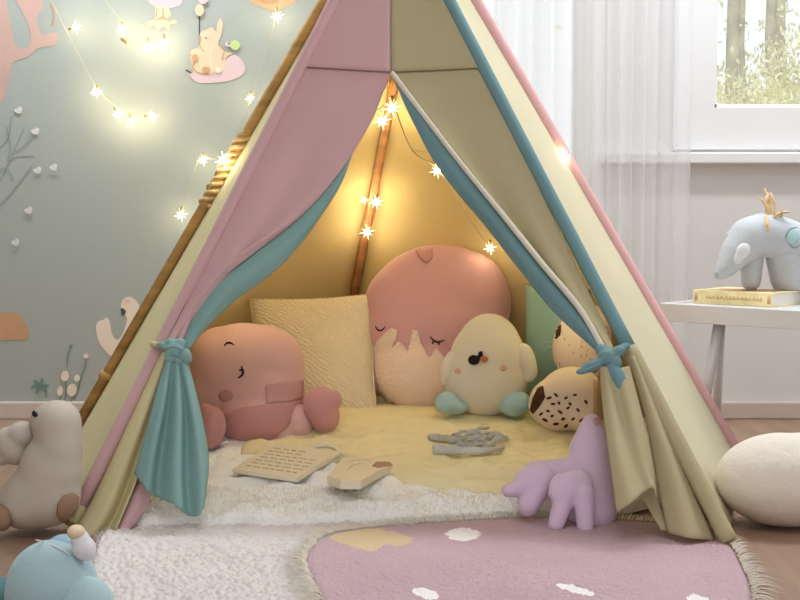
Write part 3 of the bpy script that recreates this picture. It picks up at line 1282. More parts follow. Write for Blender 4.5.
patch('beak', [ell_poly(484, 359, 4, 3)], bd, m_orange, t, 0.003, 1.6)
patch('cheek', [ell_poly(458, 371, 3, 3)], bd, m_peach, t, 0.0012, 1.6)
patch('cheek', [ell_poly(504, 368, 3, 3)], bd, m_peach, t, 0.0012, 1.6)

# teal cushion behind
cs = [P(526, 284, .77), P(590, 290, .71), P(588, 392, .62), P(524, 396, .70)]
t = thing('cushion', 'sage teal cushion standing upright behind the mint bird and speckled plushes', 'cushion', (cs[2] + cs[3]) / 2)
cv = link('cover', pillow_mesh(cs, 0.035, 26, 0.03), m_tcush, t)
stroke('stitching', [[(541, 348), (545, 342), (551, 342)], [(543, 353), (548, 347), (553, 347)]], cv, m_birdt, t, 0.0016)

# two speckled owl plushes
t = base_thing('plush_toy', 'oatmeal speckled plush, upper of two, leaning behind the right flap', 'soft toy', 580, 382, .60)
bd = blob('body', [E(582, 348, .585, 30, 38, .05), E(588, 335, .585, 24, 32, .048)], m_owl, t, 0.005)
patch('ear_patch', [[(553, 322), (558, 318), (561, 326), (560, 335), (556, 339), (553, 336)]], bd, m_brown, t, 0.0015, 2)
sp = []
for _ in range(46):
    x, y = random.uniform(556, 612), random.uniform(316, 372)
    sp.append([(x, y), (x + random.uniform(-.6, .6), y + random.uniform(1.5, 3.2))])
absorb(bd, stroke('speckles', [[a, ((a[0] + b[0]) / 2 + .2, (a[1] + b[1]) / 2), b] for a, b in sp], bd, m_owlk, t, 0.0014, 0.0002))
t = base_thing('plush_toy', 'oatmeal speckled plush with brown patch and ribbed side, lower of two', 'soft toy', 568, 430, .47)
bd = blob('body', [E(572, 398, .47, 34, 32, .075), E(560, 404, .47, 32, 28, .07), E(580, 408, .46, 26, 24, .07), E(550, 404, .47, 22, 22, .055)], m_owl, t, 0.005)
patch('brown_patch', [[(538, 388), (543, 386), (545, 397), (539, 407), (533, 414), (530, 410), (533, 398)]], bd, m_brown, t, 0.0015, 2)
patch('ribbed_side', [[(594, 376), (600, 378), (606, 392), (606, 412), (600, 426), (592, 430), (594, 405)]], bd, m_owlk, t, 0.002)
sp = []
for x, y in ((549, 398), (553, 404), (548, 411), (556, 395), (559, 403), (552, 416), (560, 412), (566, 398), (568, 408), (573, 419), (563, 419), (570, 404), (545, 420), (578, 410), (582, 420), (575, 395), (586, 402), (556, 424), (541, 414), (566, 426)):
    a = random.uniform(-40, 60)
    sp.append(ell_poly(x, y, 3.0 * random.uniform(.6, 1.1), 1.2, a, 8))
absorb(bd, patch('speckles', sp, bd, m_brown, t, 0.0012, 1.5))

# lilac plush with toes, on the pink rug beside the right flap
t = base_thing('plush_toy', 'lilac plush with stubby toed paws slumped beside the right tent flap', 'soft toy', 585, 534, .0)
Y0 = .015
bd = blob('body', chain([(592, 424, Y0 + .05, 11), (590, 450, Y0 + .04, 21), (590, 485, Y0 + .02, 27), (592, 510, Y0, 26)]) + chain([(585, 478, Y0 + .03, 20), (560, 475, Y0 + .03, 17), (537, 478, Y0 + .02, 18)]), m_lilac, t, 0.005)
blob('paw', chain([(540, 480, Y0 + .01, 18), (528, 484, Y0 + .0, 16)]) + chain([(528, 486, Y0 - .01, 10), (508, 491, Y0 - .02, 7)]) + chain([(538, 490, Y0 - .01, 12), (528, 506, Y0 - .02, 11)]), m_lilac, t, 0.004, 5)
blob('paw', chain([(578, 484, Y0 - .04, 16), (568, 488, Y0 - .05, 16)]) + chain([(566, 492, Y0 - .06, 11), (556, 524, Y0 - .07, 8.5)]) + chain([(584, 492, Y0 - .06, 11), (585, 526, Y0 - .07, 9)]) + chain([(562, 486, Y0 - .05, 13), (556, 494, Y0 - .06, 8)]), m_lilac, t, 0.004, 4)
patch('top_patch', [ell_poly(597, 421, 4, 4)], bd, m_patch2, t, 0.001, 2)

# off-white bird toy on the floor left of the tent
YD = -0.02
t = base_thing('plush_toy', 'off-white knitted plush bird standing left of the tent', 'soft toy', 38, 531, YD)
bd = blob('body', [E(57, 424, YD, 25, 25, .058), E(60, 445, YD, 23, 34, .06), E(51, 468, YD, 32, 36, .065), E(42, 496, YD, 40, 33, .068), E(30, 505, YD, 34, 25, .066), E(44, 418, YD, 16, 13, .04, 25), E(48, 480, YD, 31, 42, .066)], m_duck, t, 0.006, 22)
blob('beak', [E(12, 446, YD, 15, 21, .035, 30), E(22, 434, YD, 15, 13, .035), E(2, 456, YD, 9, 10, .025)], m_duck, t, 0.004)
patch('eye', [ell_poly(35, 414, 2.2, 2.8)], bd, m_black, t, 0.003, 1.2)
blob('foot', [E(3, 519, YD - .06, 9, 13, .02), E(-4, 512, YD - .06, 8, 10, .02)], m_duckf, t, 0.004)
patch('wing_patch', [[(58, 505), (64, 496), (73, 493), (78, 497), (76, 508), (70, 518), (62, 522), (57, 515)]], bd, m_duckf, t, 0.004, 3)

# aqua plush in the front left corner
YQ = -0.585
t = base_thing('plush_toy', 'round aqua plush in the front left corner with cord and egg pendant', 'soft toy', 50, 632, YQ)
bd = blob('body', [E(52, 585, YQ, 46, 46, .066), E(46, 592, YQ, 42, 40, .062)], m_aqua, t, 0.005)
blob('leg', [E(85, 608, YQ - .03, 31, 33, .04), E(72, 616, YQ - .02, 26, 26, .04)], m_aqua, t, 0.005)
blob('arm', [E(3, 590, YQ - .01, 13, 14, .02), E(-6, 596, YQ - .01, 12, 14, .02)], m_aquad, t, 0.004)
blob('collar', [E(62, 545, YQ + .02, 16, 11, .025, 10)], m_ltblue, t, 0.004)
cp = []
for a_, b_ in ((36, 540), (44, 542), (54, 546), (64, 551), (70, 555)):
    h, d = hit(bd, a_, b_)
    if h is None:
        h = P(a_, b_, YQ - .035)
    cp.append(h - ray(a_, b_).normalized() * .002)
link('cord', tube(catmull(cp, 20), 0.0011, 6), m_white, t)
pd = blob('pendant', [E(84, 548, YQ - .02, 12, 13, .017, 30), E(80, 540, YQ - .02, 10, 11, .015), E(91, 556, YQ - .02, 5, 5, .008)], m_egg, t, 0.0025, 4)
blob('pendant_knob', [E(76, 532, YQ - .024, 9.5, 7.5, .014)], m_knob, pd, 0.0025, 4)

# ivory pouf at right
t = base_thing('pouf', 'round ivory fleece pouf on the floor at the right of the tent', 'pouf', 778, 535, .045)
YP = .045
ctr = P(785, 485, YP)
zt, zb_ = P(770, 433, YP).z, 0.0
rz = (zt - zb_) / 2
ctr.z = rz
pf = blob_mesh([(ctr, (0.128, 0.105, rz), 0), (ctr + Vector((0.03, 0, 0.002)), (0.125, 0.10, rz * .98), 0)], 0.006, 10)
for v in pf.vertices:
    k = 0.0012 * noise.noise(v.co * 34)
    v.co += (v.co - ctr).normalized() * k
pf = link('cover', pf, m_pouf, t)

# ============================================================ things on the mat
# printed board
cs = [top(232, 477, .016), top(297, 487, .016), top(342, 461, .02), top(272, 448, .018)]


def prism_mesh(tops, h):
    bm = bmesh.new()
    a = [bm.verts.new(p) for p in tops]
    b = [bm.verts.new(p - Vector((0, 0, h))) for p in tops]
    bm.faces.new(a)
    bm.faces.new(list(reversed(b)))
    for i in range(len(a)):
        j = (i + 1) % len(a)
        bm.faces.new((a[j], a[i], b[i], b[j]))
    bmesh.ops.recalc_face_normals(bm, faces=bm.faces)
    bmesh.ops.bevel(bm, geom=list(bm.edges), offset=0.0015, segments=2, affect='EDGES')
    return bm_mesh(bm)


c0, c1, c2 = cs[0], cs[1], cs[2]
nn = (c1 - c0).cross(c2 - c0).normalized()
cs[3].z = c0.z - ((cs[3].x - c0.x) * nn.x + (cs[3].y - c0.y) * nn.y) / nn.z
t = thing('story_board', 'thin birch wood board with lines of brown writing on white fur', 'board', sum(cs, Vector()) / 4 - Vector((0, 0, .008)))
bd = link('board', prism_mesh(cs, 0.008), m_board, t, False)


def bil(u, v):
    return lerp(lerp(cs[0], cs[1], u), lerp(cs[3], cs[2], u), v)


bm = bmesh.new()
for r_ in range(7):
    v = 0.16 + r_ * 0.11
    u = 0.12
    while u < (0.86 if r_ < 5 else 0.6):
        L_ = random.uniform(.05, .14)
        pts = []
        for i in range(9):
            p = bil(min(.9, u + L_ * i / 8), v + 0.018 * math.sin(i * 2.4 + r_))
            pts.append(p + nn * (0.0006 if nn.z > 0 else -0.0006))
        tube_bm(bm, pts, 0.0007, 5)
        u += L_ + 0.035
absorb(bd, link('writing', bm_mesh(bm), m_ink, t))

# wooden puzzle block with arch
tp = [(342, 458), (368, 454), (393, 453), (398, 462), (380, 470), (361, 481), (341, 481), (327, 476)]
zt_ = top(360, 470).z + 0.012
pts = [G(a_, b_, zt_) for a_, b_ in tp]
t = thing('puzzle_block', 'cream wooden puzzle block with notch lying right of the written board', 'toy block', sum(pts, Vector()) / len(pts) - Vector((0, 0, .016)))
bd = link('block', prism_mesh(pts, 0.016), m_board, t, False)
patch('notch', [[(372, 466), (376, 462), (390, 462), (397, 460), (397, 464), (388, 466), (378, 468)]], bd, m_owlk, t, 0.001, 2)
stroke('groove', [[(344, 462), (366, 460), (372, 464)], [(347, 472), (352, 466), (362, 463)], [(366, 459), (368, 455), (390, 455)]], bd, m_owlk, t, 0.0008, 0.0)
zc = top(324, 458).z
bm = bmesh.new()
c0 = top(324, 462, .010)
arc = []
for i in range(24):
    a_ = PI * i / 23
    arc.append(Vector((c0.x - 0.030 * math.cos(a_), c0.y + 0.012 + 0.022 * math.sin(a_) * .6, c0.z + 0.004 + 0.016 * math.sin(a_))))
tube_bm(bm, arc, 0.0052, 8)
o = link('wooden_arch', bm_mesh(bm), m_board)
tag(o, 'small pale wooden arch resting on the corner of the written board', 'toy')

# grey knitted cloth
b0 = top(468, 448)
t = thing('knitted_scarf', 'small grey knitted cloth with stringy fringe crumpled on the yellow blanket', 'scarf', b0)
pp = [top(433, 453, .008), top(448, 456, .012), top(468, 457, .012), top(485, 456, .010), top(503, 450, .006)]
bm = bmesh.new()
tube_bm(bm, catmull(pp, 30), [lerp(.010, .004, (i / 29) ** 1.5) * (1 + .12 * math.sin(i * 1.1)) for i in range(30)], 12)
link('rolled_edge', bm_mesh(bm), m_gcloth, t)
bm = bmesh.new()
pw = [top(429, 440, .006), top(440, 442, .008), top(452, 444, .009), top(462, 446, .008)]
tube_bm(bm, catmull(pw, 16), [.006, .007, .008, .009, .009, .008, .008, .009, .009, .008, .008, .008, .007, .007, .006, .005], 8)
for i in range(34):
    x, y = 450 + (i % 7) * 6.5 + random.uniform(-3, 3), 438 + (i // 7) * 3.6 + random.uniform(-1.2, 1.2)
    l_ = random.uniform(10, 18)
    sl = random.uniform(-7, 5)
    q = [top(x, y, .007), top(x + l_ * .3, y + sl * .5, .012), top(x + l_ * .65, y + sl * .5, .012), top(x + l_, y + sl, .007)]
    tube_bm(bm, catmull(q, 12), [.002, .003, .0034, .0036, .0036, .0036, .0036, .0034, .0032, .003, .0024, .0012], 8)
link('fringe', bm_mesh(bm), m_gclothd, t)

# =================================================================== table
ZTB = 0.36
A = G(660, 303, ZTB)
uu = Vector((0.74, -0.67, 0)).normalized()
vv = Vector((0.67, 0.74, 0)).normalized()
LU, LV = 0.60, 0.27
ang = math.atan2(uu.y, uu.x)
cen = A + uu * LU / 2 + vv * LV / 2
t = thing('side_table', 'low white tray-top side table by the window wall', 'table', Vector((cen.x, cen.y, 0)))
lip = 0.042
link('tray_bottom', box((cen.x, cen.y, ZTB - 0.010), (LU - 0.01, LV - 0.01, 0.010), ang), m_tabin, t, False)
bm = bmesh.new()
for cu, cv_, su, sv in ((LU / 2, 0.005, LU, .01), (LU / 2, LV - .005, LU, .01), (.005, LV / 2, .01, LV - .02), (LU - .005, LV / 2, .01, LV - .02)):
    c_ = A + uu * cu + vv * cv_
    box_bm(bm, (c_.x, c_.y, ZTB - lip / 2), (su, sv, lip), ang, 0.0015)
link('tray_rim', bm_mesh(bm), m_tab, t, False)
for cu, cv_, du, dv2 in ((.13, .05, -.05, -.02), (LU - .10, .05, .05, -.02), (.035, LV - .05, -.02, .02), (LU - .10, LV - .05, .05, .02)):
    p = A + uu * cu + vv * cv_
    q = p + uu * du + vv * dv2
    p.z, q.z = ZTB - 0.03, 0.0
    link('leg', tube([q, p], [.010, .013], 12), m_tab, t)

# book
ZK = ZTB - 0.005
bo_ = G(690, 303.5, ZK) + vv * 0.014
bu = uu
LB, WB, HB = 0.205, 0.16, 0.028
c_ = bo_ + bu * LB / 2 + vv * WB / 2
ZK0 = ZTB - 0.0048
zt_b = ZK0 + HB + 0.004
t = thing('book', 'yellow and apricot picture book lying on the white side table', 'book', Vector((c_.x, c_.y, ZK0)))
bm = bmesh.new()
for zc_ in (ZK0 + .0015, zt_b - .0015):
    box_bm(bm, (c_.x, c_.y, zc_), (LB, WB, .003), ang, .0006)
s_ = bo_ + bu * LB / 2 + vv * .0015
box_bm(bm, (s_.x, s_.y, (ZK0 + zt_b) / 2), (LB, .003, zt_b - ZK0 - .004), ang, .0006)
cvr = link('cover', bm_mesh(bm), m_bookc, t, False)
link('pages', box((c_.x + vv.x * .0, c_.y, (ZK0 + zt_b) / 2), (LB - .008, WB - .008, zt_b - ZK0 - .0062), ang), m_page, t, False)
# spine print and cover art
def bpt(u, v, z):
    p = bo_ + bu * u + vv * v
    return Vector((p.x, p.y, z))


bm = bmesh.new()
u = 0.035
zm = (ZK0 + zt_b) / 2
while u < LB - .03:
    L_ = random.uniform(.004, .010)
    hh = random.uniform(.003, .005)
    q = [bpt(u, -.0006, zm - hh), bpt(u + L_ * .5, -.0006, zm + hh), bpt(u + L_, -.0006, zm - hh * .8)]
    tube_bm(bm, q, .0009, 5)
    u += L_ + .003
for a_, b_ in ((0.004, 0.012), (LB - .012, LB - .004)):
    c2_ = bpt((a_ + b_) / 2, 0.0, zm)
    box_bm(bm, c2_, (b_ - a_, .0016, .018), ang)
absorb(cvr, link('spine_print', bm_mesh(bm), m_booko, t, False))
bm = bmesh.new()
for (u, v, ru, rv) in ((.06, .07, .035, .03), (.12, .09, .05, .035), (.16, .05, .03, .02), (.10, .04, .03, .012)):
    vs_ = [bm.verts.new(bpt(u + ru * math.cos(k * PI / 8) * (1 + .2 * math.sin(k * 2.2)), v + rv * math.sin(k * PI / 8), zt_b + .0004 + ru * .006)) for k in range(16)]
    bm.faces.new(vs_)
absorb(cvr, link('cover_print', bm_mesh(bm), m_booko, t, False))
bm = bmesh.new()
for (u, v, ru, rv) in ((.03, .03, .02, .015), (.085, .11, .02, .012), (.17, .12, .022, .015)):
    vs_ = [bm.verts.new(bpt(u + ru * math.cos(k * PI / 8), v + rv * math.sin(k * PI / 8), zt_b + .0012)) for k in range(16)]
    bm.faces.new(vs_)
absorb(cvr, link('cover_print', bm_mesh(bm), m_bookp, t, False))

# grey plush bending over the book
YE = 0.80
t = base_thing('plush_toy', 'grey plush animal bending its snout to the book, straw yarn tuft on top', 'soft toy', 775, 288, YE)
bd = blob('body', chain([(719, 275, YE - .01, 5.5), (726, 268, YE - .01, 10), (737, 252, YE, 16), (750, 238, YE + .01, 21), (765, 234, YE + .02, 22), (784, 240, YE + .03, 22), (806, 250, YE + .03, 22), (822, 270, YE + .03, 24)], 8), m_grey, t, 0.004)
blob('leg', chain([(752, 250, YE + .03, 13), (751, 281, YE + .03, 10)]) , m_grey, t, 0.004)
blob('leg', chain([(790, 256, YE + .04, 24), (792, 276, YE + .04, 22)]), m_grey, t, 0.004)
blob('ear', [E(743, 251, YE - .035, 7, 9, .010, -30), E(739, 257, YE - .035, 5, 8, .008, -20)], m_white, t, 0.003, 3)
blob('ear', [E(731, 234, YE + .03, 6, 4, .008, 20)], m_gcloth, t, 0.003, 3)
patch('nose', [ell_poly(715.5, 275, 2.2, 3.2)], bd, m_gclothd, t, 0.002, 1.2)
patch('side_patch', [ell_poly(793, 237, 6, 8, 10)], bd, m_birdt, t, 0.0015, 2)
stroke('stitching', [[(785, 238), (789, 230), (797, 227)], [(789, 244), (794, 248), (800, 245)]], bd, m_tealdk, t, 0.0014)
bm = bmesh.new()
for i in range(16):
    f = i / 15
    root = P(770 + random.uniform(-4, 6), 222 + random.uniform(-4, 4), YE + .01 + random.uniform(-.02, .015))
    if i < 11:
        tp_ = P(762 + f * 14 + random.uniform(-5, 4), 190 + random.uniform(-2, 10), YE + random.uniform(-.01, .03))
    else:
        tp_ = P(786 + random.uniform(-4, 6), 211 + random.uniform(-3, 5), YE + random.uniform(-.02, .02))
    md_ = lerp(root, tp_, .5) + Vector((random.uniform(-.008, .008), random.uniform(-.008, .008), .006))
    tube_bm(bm, catmull([root, md_, tp_], 10), [.003, .0032, .0034, .0034, .0032, .0032, .003, .003, .0026, .0014], 6)
tube_bm(bm, catmull([P(766, 216, YE - .03), P(767, 224, YE - .045), P(769, 231, YE - .048)], 8), .004, 8)
link('yarn_tuft', bm_mesh(bm), m_twine, t)

# ============================================================== wall stickers
YM = YW - 0.0008
m_d = {k: M('sticker_' + k, v, 0.8, None, 0.05, 9) for k, v in dict(
    treepink=(206, 172, 160), blush=(222, 196, 202), tan=(204, 160, 126), honey=(228, 204, 176), clay=(196, 152, 118),
    cream=(240, 222, 204), sage=(120, 148, 136), grey=(150, 160, 158), dark=(90, 84, 84), apricot=(224, 176, 138), lime=(196, 214, 150), white=(226, 224, 220)).items()}


def decal(name, label, layers, cat='wall sticker'):
    mats, vs, fs, mi = [], [], [], []
    for li, (poly, mk) in enumerate(layers):
        if m_d[mk] not in mats:
            mats.append(m_d[mk])
        pv, pf = tri_poly([tuple(p) for p in poly], 400)
        k = len(vs)
        vs += [P(p[0], p[1], YM - 0.0004 * li) for p in pv]
        fs += [tuple(i + k for i in f) for f in pf]
        mi += [mats.index(m_d[mk])] * len(pf)
    me = bpy.data.meshes.new('m')
    me.from_pydata(vs, [], fs)
    for p, i in zip(me.polygons, mi):
        p.material_index = i
    return tag(link(name, me, mats, None, False), label, cat, 'painted motifs on the wall')


def sm(pts, n=60):
    return [(p.x, p.y) for p in smooth_loop(pts, n)]


def line_poly(pts, w):
    c = catmull([Vector((a, b, 0)) for a, b in pts], max(8, 5 * len(pts)))
    L_, R_ = [], []
    for i, p in enumerate(c):
        t_ = (c[min(i + 1, len(c) - 1)] - c[max(i - 1, 0)]).normalized()
        nrm = Vector((-t_.y, t_.x, 0)) * w
        L_.append(((p + nrm).x, (p + nrm).y))
        R_.append(((p - nrm).x, (p - nrm).y))
    return L_ + R_[::-1]


decal('tree_sticker', 'dusty pink bare tree painted at the upper left of the wall', [
    (sm([(-30, -40), (2, -30), (8, 10), (14, 40), (20, 49), (27, 47), (31, 40), (29, 26), (22, 12), (13, -8), (22, -20), (38, -10), (43, 6), (42, 11), (37, 16), (38, 26), (42, 35), (50, 33), (57, 33), (55, 45), (38, 48), (28, 57), (14, 62), (10, 75), (4, 95), (-3, 108), (-30, 130)], 140), 'treepink'),
    (line_poly([(50, 4), (54, 14), (52, 27)], .7), 'clay')])
tw = []
for pts in (((-4, 190), (10, 160), (24, 128)), ((4, 172), (14, 158), (34, 156)), ((-2, 150), (8, 138), (12, 116)), ((8, 160), (10, 145), (6, 126)), ((-4, 208), (12, 192), (32, 166)), ((14, 152), (24, 146), (36, 132)), ((-4, 172), (6, 168), (14, 180))):
    tw.append((line_poly(pts, .6), 'grey'))
for x, y in ((18, 111), (35, 132), (37, 171), (28, 211), (15, 243), (53, 168)):
    tw += [(ell_poly(x, y, 4, 2.4, 20, 10), 'white'), (ell_poly(x + 2, y - 2, 2.4, 2.6, -20, 10), 'white')]
decal('branch_sticker', 'fine grey twigs with pale blossoms painted at the left wall edge', tw)
decal('animal_sticker', 'honey coloured animal hanging by a pink balloon painted on the wall', [
    (sm([(146, -20), (178, -20), (182, 2), (172, 8), (163, 9), (154, 6), (148, 0)]), 'blush'),
    (sm([(155, 8), (160, 6), (167, 7), (171, 14), (168, 19), (176, 20), (177, 23), (170, 25), (169, 31), (163, 27), (157, 31), (154, 26), (147, 27), (149, 21), (155, 19)]), 'honey'), (line_poly([(157, 9), (156, 17)], .5), 'clay'), (line_poly([(163, 8), (163, 17)], .5), 'clay'), (line_poly([(155, 20), (163, 18), (171, 21)], .5), 'tan')])
decal('animal_sticker', 'two small honey animals on a pink cloud swing painted on the wall', [
    (line_poly([(199.5, 14), (199.5, 30), (200, 46)], .7), 'dark'),
    (sm([(187, 71), (192, 74), (194, 70), (206, 66), (220, 64), (232, 55), (240, 58), (245, 68), (241, 76), (228, 81), (210, 83), (196, 82)]), 'blush'),
    (sm([(190, 54), (193, 49), (199, 47), (200, 33), (206, 30), (212, 27), (216, 32), (217, 24), (220, 18), (223, 24), (221, 36), (218, 44), (226, 52), (233, 53), (226, 58), (224, 70), (212, 74), (203, 75), (193, 70)]), 'honey'),
    (line_poly([(213, 44), (210, 56), (213, 72)], .6), 'cream'), (line_poly([(190, 54), (194, 60), (193, 68), (199, 73), (208, 74)], .5), 'clay'), (line_poly([(201, 36), (200, 46), (204, 52)], .4), 'clay'), (ell_poly(206, 38, .8, .8), 'dark'), (ell_poly(206, 70, 4, 3.5), 'tan'), (ell_poly(218, 70, 3, 3), 'cream'), (line_poly([(218, 44), (224, 50), (222, 60)], .5), 'clay'), (ell_poly(195, 58, 3, 4), 'tan'),
    (ell_poly(235, 45, 5, 5), 'lime'), (ell_poly(228, 44, 3, 2.5), 'blush'), (ell_poly(229, 43.5, 1, 1), 'dark'),
    (ell_poly(199.5, 10, 4.5, 6), 'honey'), (ell_poly(203, -1, 5, 5), 'blush'), (line_poly([(186, 70), (191, 73)], 1), 'dark')])
decal('cloud_sticker', 'apricot scalloped cloud painted at the top beside the tent', [
    (sm([(244, -20), (300, -20), (296, 0), (286, 6), (278, 10), (270, 11), (262, 7), (255, 4), (248, -2)]), 'apricot'),
    (sm([(252, -20), (284, -20), (280, 0), (270, 4), (258, 0)]), 'tan')])
decal('mushroom_sticker', 'terracotta mushroom cap painted low at the left wall edge', [(sm([(-20, 322), (-16, 313), (2, 312), (18, 314), (25, 322), (29, 338), (10, 340), (-20, 340)]), 'tan')])
decal('swan_sticker', 'pale pink swan painted on the wall beside the left tent pole', [
    (sm([(121, 303), (126, 297), (133, 298), (139, 305), (138, 313), (132, 322), (128, 336), (122, 350), (112, 356), (104, 350), (98, 340), (96, 326), (100, 320), (103, 321), (106, 317), (110, 322), (112, 334), (118, 340), (124, 330), (127, 318), (122, 311)]), 'cream'),
    (sm([(121, 308), (124, 309), (126, 312), (123, 316), (121, 312)], 16), 'dark'), (ell_poly(128, 301, 3, 1, 20, 10), 'blush')])
fl = []
for pts in (((65, 400), (66, 388), (65, 376)), ((60, 402), (61, 393), (60, 388)), ((71, 402), (73, 394), (71, 384)), ((74, 400), (78, 390), (82, 374)), ((46, 398), (46, 390), (42, 384)), ((67, 366), (68, 355), (70, 347)), ((82, 374), (85, 368), (86, 358))):
    fl.append((line_poly(pts, .7), 'sage'))
for x, y, rx, ry, k in ((65, 376, 4, 5.5, 'cream'), (77, 378, 3, 3.5, 'cream'), (60, 391, 3, 5, 'cream'), (72, 390, 5, 6.5, 'cream'), (86, 356, 2.6, 2.4, 'cream'), (71, 346, 1.6, 1.6, 'sage')):
    fl.append((ell_poly(x, y, rx, ry, 10, 14), k))
for a_ in range(6):
    fl.append((ell_poly(40 + 5 * math.cos(a_), 386 + 4 * math.sin(a_), 4.5, 1.8, math.degrees(a_), 10), 'sage'))
decal('flower_sticker', 'cream tulips with green leaves painted low behind the white bird', fl)

# ============================================================== fairy lights
def bulb_mesh(p, r):
    bm = bmesh.new()
    bmesh.ops.create_icosphere(bm, subdivisions=2, radius=r * .72, matrix=Matrix.Translation(p))
    for k in range(8):  # glowing spikes built onto the bulb imitate lens starburst rays
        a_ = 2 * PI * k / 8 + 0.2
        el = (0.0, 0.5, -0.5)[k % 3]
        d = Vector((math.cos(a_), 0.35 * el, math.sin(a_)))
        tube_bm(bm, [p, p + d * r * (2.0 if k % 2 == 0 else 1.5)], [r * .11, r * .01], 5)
    return bm_mesh(bm)


def lamp(p, w, r=0.012, col=(1.0, 0.86, 0.50)):
    l = bpy.data.lights.new('bulb_glow', 'POINT')
    l.energy = w
    l.color = col
    l.shadow_soft_size = r
    o = bpy.data.objects.new('bulb_glow', l)
    COL.objects.link(o)
    o.location = p
    return o


m_wire = M('clear_wire', (196, 188, 160), 0.4, None, 0)
m_cap = M('brass_cap', (168, 138, 84), 0.4, None, 0)
KW, KI = 0.085, 0.29


def string(label, wires, bulbs, loc):
    t = thing('string_lights', label, 'fairy lights', loc, 'warm fairy light strings')
    for w_ in wires:
        link('wire', tube(catmull(w_, 30), 0.0012, 6), m_wire, t)
    for p, r, w_, up in bulbs:
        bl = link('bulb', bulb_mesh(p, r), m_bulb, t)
        link('bulb_cap', tube([p + Vector((up[0], 0, up[1])) * r * 1.0, p + Vector((up[0], 0, up[1])) * r * 2.4], [r * .45, r * .3], 8), m_cap, bl)
        lamp(p + Vector((0, -0.004, 0)), w_)
    return t


YL = YW - 0.060


def wl(px, py, r=0.0085, w_=KW, up=(0, 1)):
    return (P(px, py, YL), r, w_, up)


def pts_w(l_, Y=YL + 0.015):
    return [P(a_, b_, Y) for a_, b_ in l_]


st = string('fairy lights looping down the muralled wall at the upper left',
       [pts_w([(44, -40), (52, 0), (72, 42), (97, 88), (118, 108), (136, 116), (154, 112)]), pts_w([(92, -30), (106, 0), (122, 20), (142, 25), (158, 30)])],
       [wl(76, 27, up=(-1, -.3)), wl(96, 92, up=(0.2, 1)), wl(118, 114, up=(-.5, .8)), wl(131, 121, up=(-.2, 1)), wl(152, 116, up=(-1, 0)),
        wl(122, 29), wl(148, 47, 0.010), wl(164, 43, 0.010)], P(110, 70, YL))
pc = P(124, 39, YL)
link('leaf_charm', tube([pc + Vector((-.008, 0, .010)), pc, pc + Vector((.008, 0, -.014))], [.004, .0085, .002], 10), m_twine, st)
string('fairy lights on the wall close beside the left tent pole',
       [pts_w([(290, -40), (278, 10), (252, 96), (222, 158), (200, 158), (182, 212)])],
       [wl(277, 16, .010), wl(250, 98, .007), wl(203, 160), wl(181, 215, .0095)], P(220, 150, YL))


def on_pole(f, t_, py, dx, dy):
    p = lerp(f, t_, frac_y(f, t_, py))
    return p + Vector((dx, dy, 0))


string('fairy lights wound round the braided part of the left pole', [[on_pole(SLf, SLt, 150, -.012, -.02), on_pole(SLf, SLt, 162, -.02, -.03), on_pole(SLf, SLt, 190, -.01, -.02)]],
       [(on_pole(SLf, SLt, 160, -.012, -.034), .010, .12, (1, .3))], on_pole(SLf, SLt, 160, 0, -.02))
YI = lambda py: lerp(BKf, BKt, frac_y(BKf, BKt, py)).y - 0.075
string('fairy lights glowing down the wooden pole inside the tent, plus added bulbs behind the flaps',
       [[P(396, 95, YI(95)), P(386, 118, YI(118)), P(376, 160, YI(160)), P(370, 200, YI(200)), P(366, 232, YI(232))], [P(392, 100, YI(100)), P(412, 150, .62), P(437, 168, .58), P(460, 205, .60), P(488, 246, .76)],
        [P(392, 100, YI(100)), P(350, 130, .60), P(296, 183, .52), P(236, 259, .44)], [P(412, 150, .62), P(460, 160, .56), P(508, 202, .52), P(574, 289, .46)]],
       [(P(392, 108, YI(108)), .012, KI * .5, (0, 1)), (P(382, 121, YI(121)), .011, KI * .5, (0, 1)), (P(437, 171,   .58), .0085, KI * .5, (0, 1)), (P(364, 200, YI(200)), .006, KI * .35, (1, 0)), (P(376, 202, YI(202)), .010, KI * .5, (-1, .3)), (P(367, 232, YI(232)), .010, KI * .5, (0, 1)), (P(490, 248, .77), .008, KI * .18, (0, 1)),  # last bulb assumed, half hidden by the rose plush to make a glow there
        (P(296, 186, .52), .0085, KI, (0, 1)), (P(236, 262, .44), .0085, KI, (0, 1)), (P(508, 205, .52), .0085, KI, (0, 1)), (P(574, 292, .46), .0085, KI * .8, (0, 1))],  # unseen bulbs added behind the front flaps to light the toys
       P(380, 150, YI(150)))
string('single fairy light on a wire at the right rear tent pole', [[P(535, 163, on_pole(SRf, SRt, 163, 0, 0).y - .05), P(546, 160, on_pole(SRf, SRt, 160, 0, 0).y - .04), on_pole(SRf, SRt, 157, -.006, -.03)]],
       [(on_pole(SRf, SRt, 157, -.004, -.032), .0085, .06, (-1, 0))], on_pole(SRf, SRt, 157, 0, -.02))

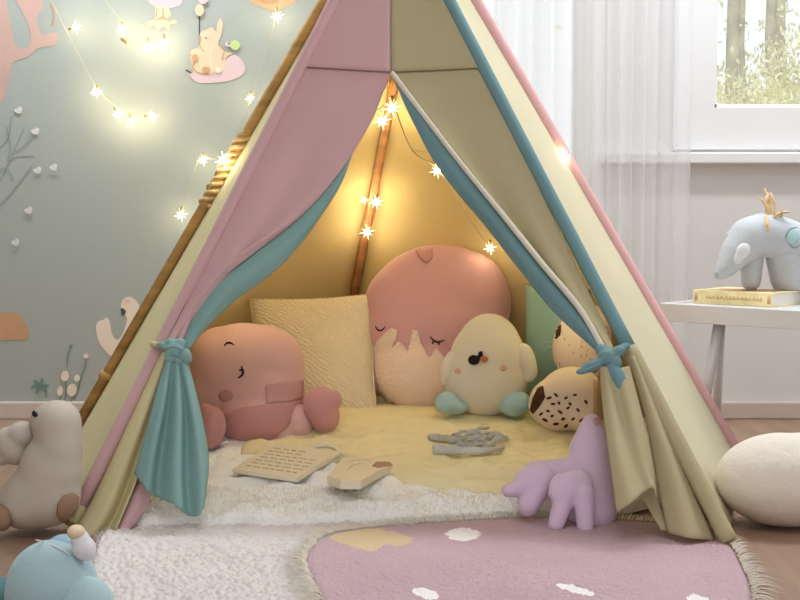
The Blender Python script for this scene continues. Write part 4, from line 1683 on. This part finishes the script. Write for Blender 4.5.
# ================================================================= lighting
w = bpy.data.worlds.new('sky')
SC.world = w
w.use_nodes = True
bg = w.node_tree.nodes['Background']
bg.inputs['Color'].default_value = (0.95, 0.97, 1.0, 1)
bg.inputs['Strength'].default_value = 1.0
NW, LW = w.node_tree.nodes, w.node_tree.links
tcw = NW.new('ShaderNodeTexCoord')
sxw = NW.new('ShaderNodeSeparateXYZ')
LW.new(tcw.outputs['Generated'], sxw.inputs[0])
mrw = NW.new('ShaderNodeMapRange')
mrw.inputs['From Min'].default_value = -0.3
mrw.inputs['From Max'].default_value = 0.5
mrw.inputs['To Min'].default_value = 0.78
mrw.inputs['To Max'].default_value = 1.0
LW.new(sxw.outputs['Y'], mrw.inputs['Value'])
LW.new(mrw.outputs[0], bg.inputs['Strength'])


def area(name, loc, rot, size, power, col):
    l = bpy.data.lights.new(name, 'AREA')
    l.shape = 'RECTANGLE'
    l.size, l.size_y = size
    l.energy = power
    l.color = col
    o = bpy.data.objects.new(name, l)
    COL.objects.link(o)
    o.location = loc
    o.rotation_euler = rot
    return o


area('front_fill', (0.0, -1.5, 2.38), (0, 0, 0), (1.0, 1.0), 12, (0.95, 0.97, 1.0))  # unseen fill added overhead to brighten the fur and tent front
area('wall_fill', (-0.80, 1.02, 1.72), (0, 0, 0), (0.8, 0.15), 10.5, (0.84, 0.94, 1.0))  # added out-of-view light, brightens the top of the left wall
area('wall_fill', (1.0, 0.66, 1.80), (0, 0, 0), (0.9, 0.15), 9.5, (0.86, 0.94, 1.0))  # second added light, gives the window wall its falloff downwards
area('overhead_fill', (0.6, 1.10, 2.38), (0, 0, 0), (2.6, 0.3), 16, (0.92, 0.96, 1.0))  # unseen wash added close to the back wall to steepen its gradient
area('assumed_side_light', (2.97, 0.50, 1.7), (0, PI / 2, 0), (1.1, 1.2), 12, (0.90, 0.95, 1.0))  # unseen light assumed from the right, added against a solid wall without window
sun = bpy.data.lights.new('sun', 'SUN')
sun.energy = 2.6
sun.angle = 0.3
so = bpy.data.objects.new('sun', sun)
COL.objects.link(so)
so.rotation_euler = (math.radians(32), 0, math.radians(-8))

SC.view_settings.view_transform = 'Standard'
SC.view_settings.look = 'None'
SC.view_settings.exposure = 0.27
SC.view_settings.gamma = 1.0
SC.view_settings.use_curve_mapping = False
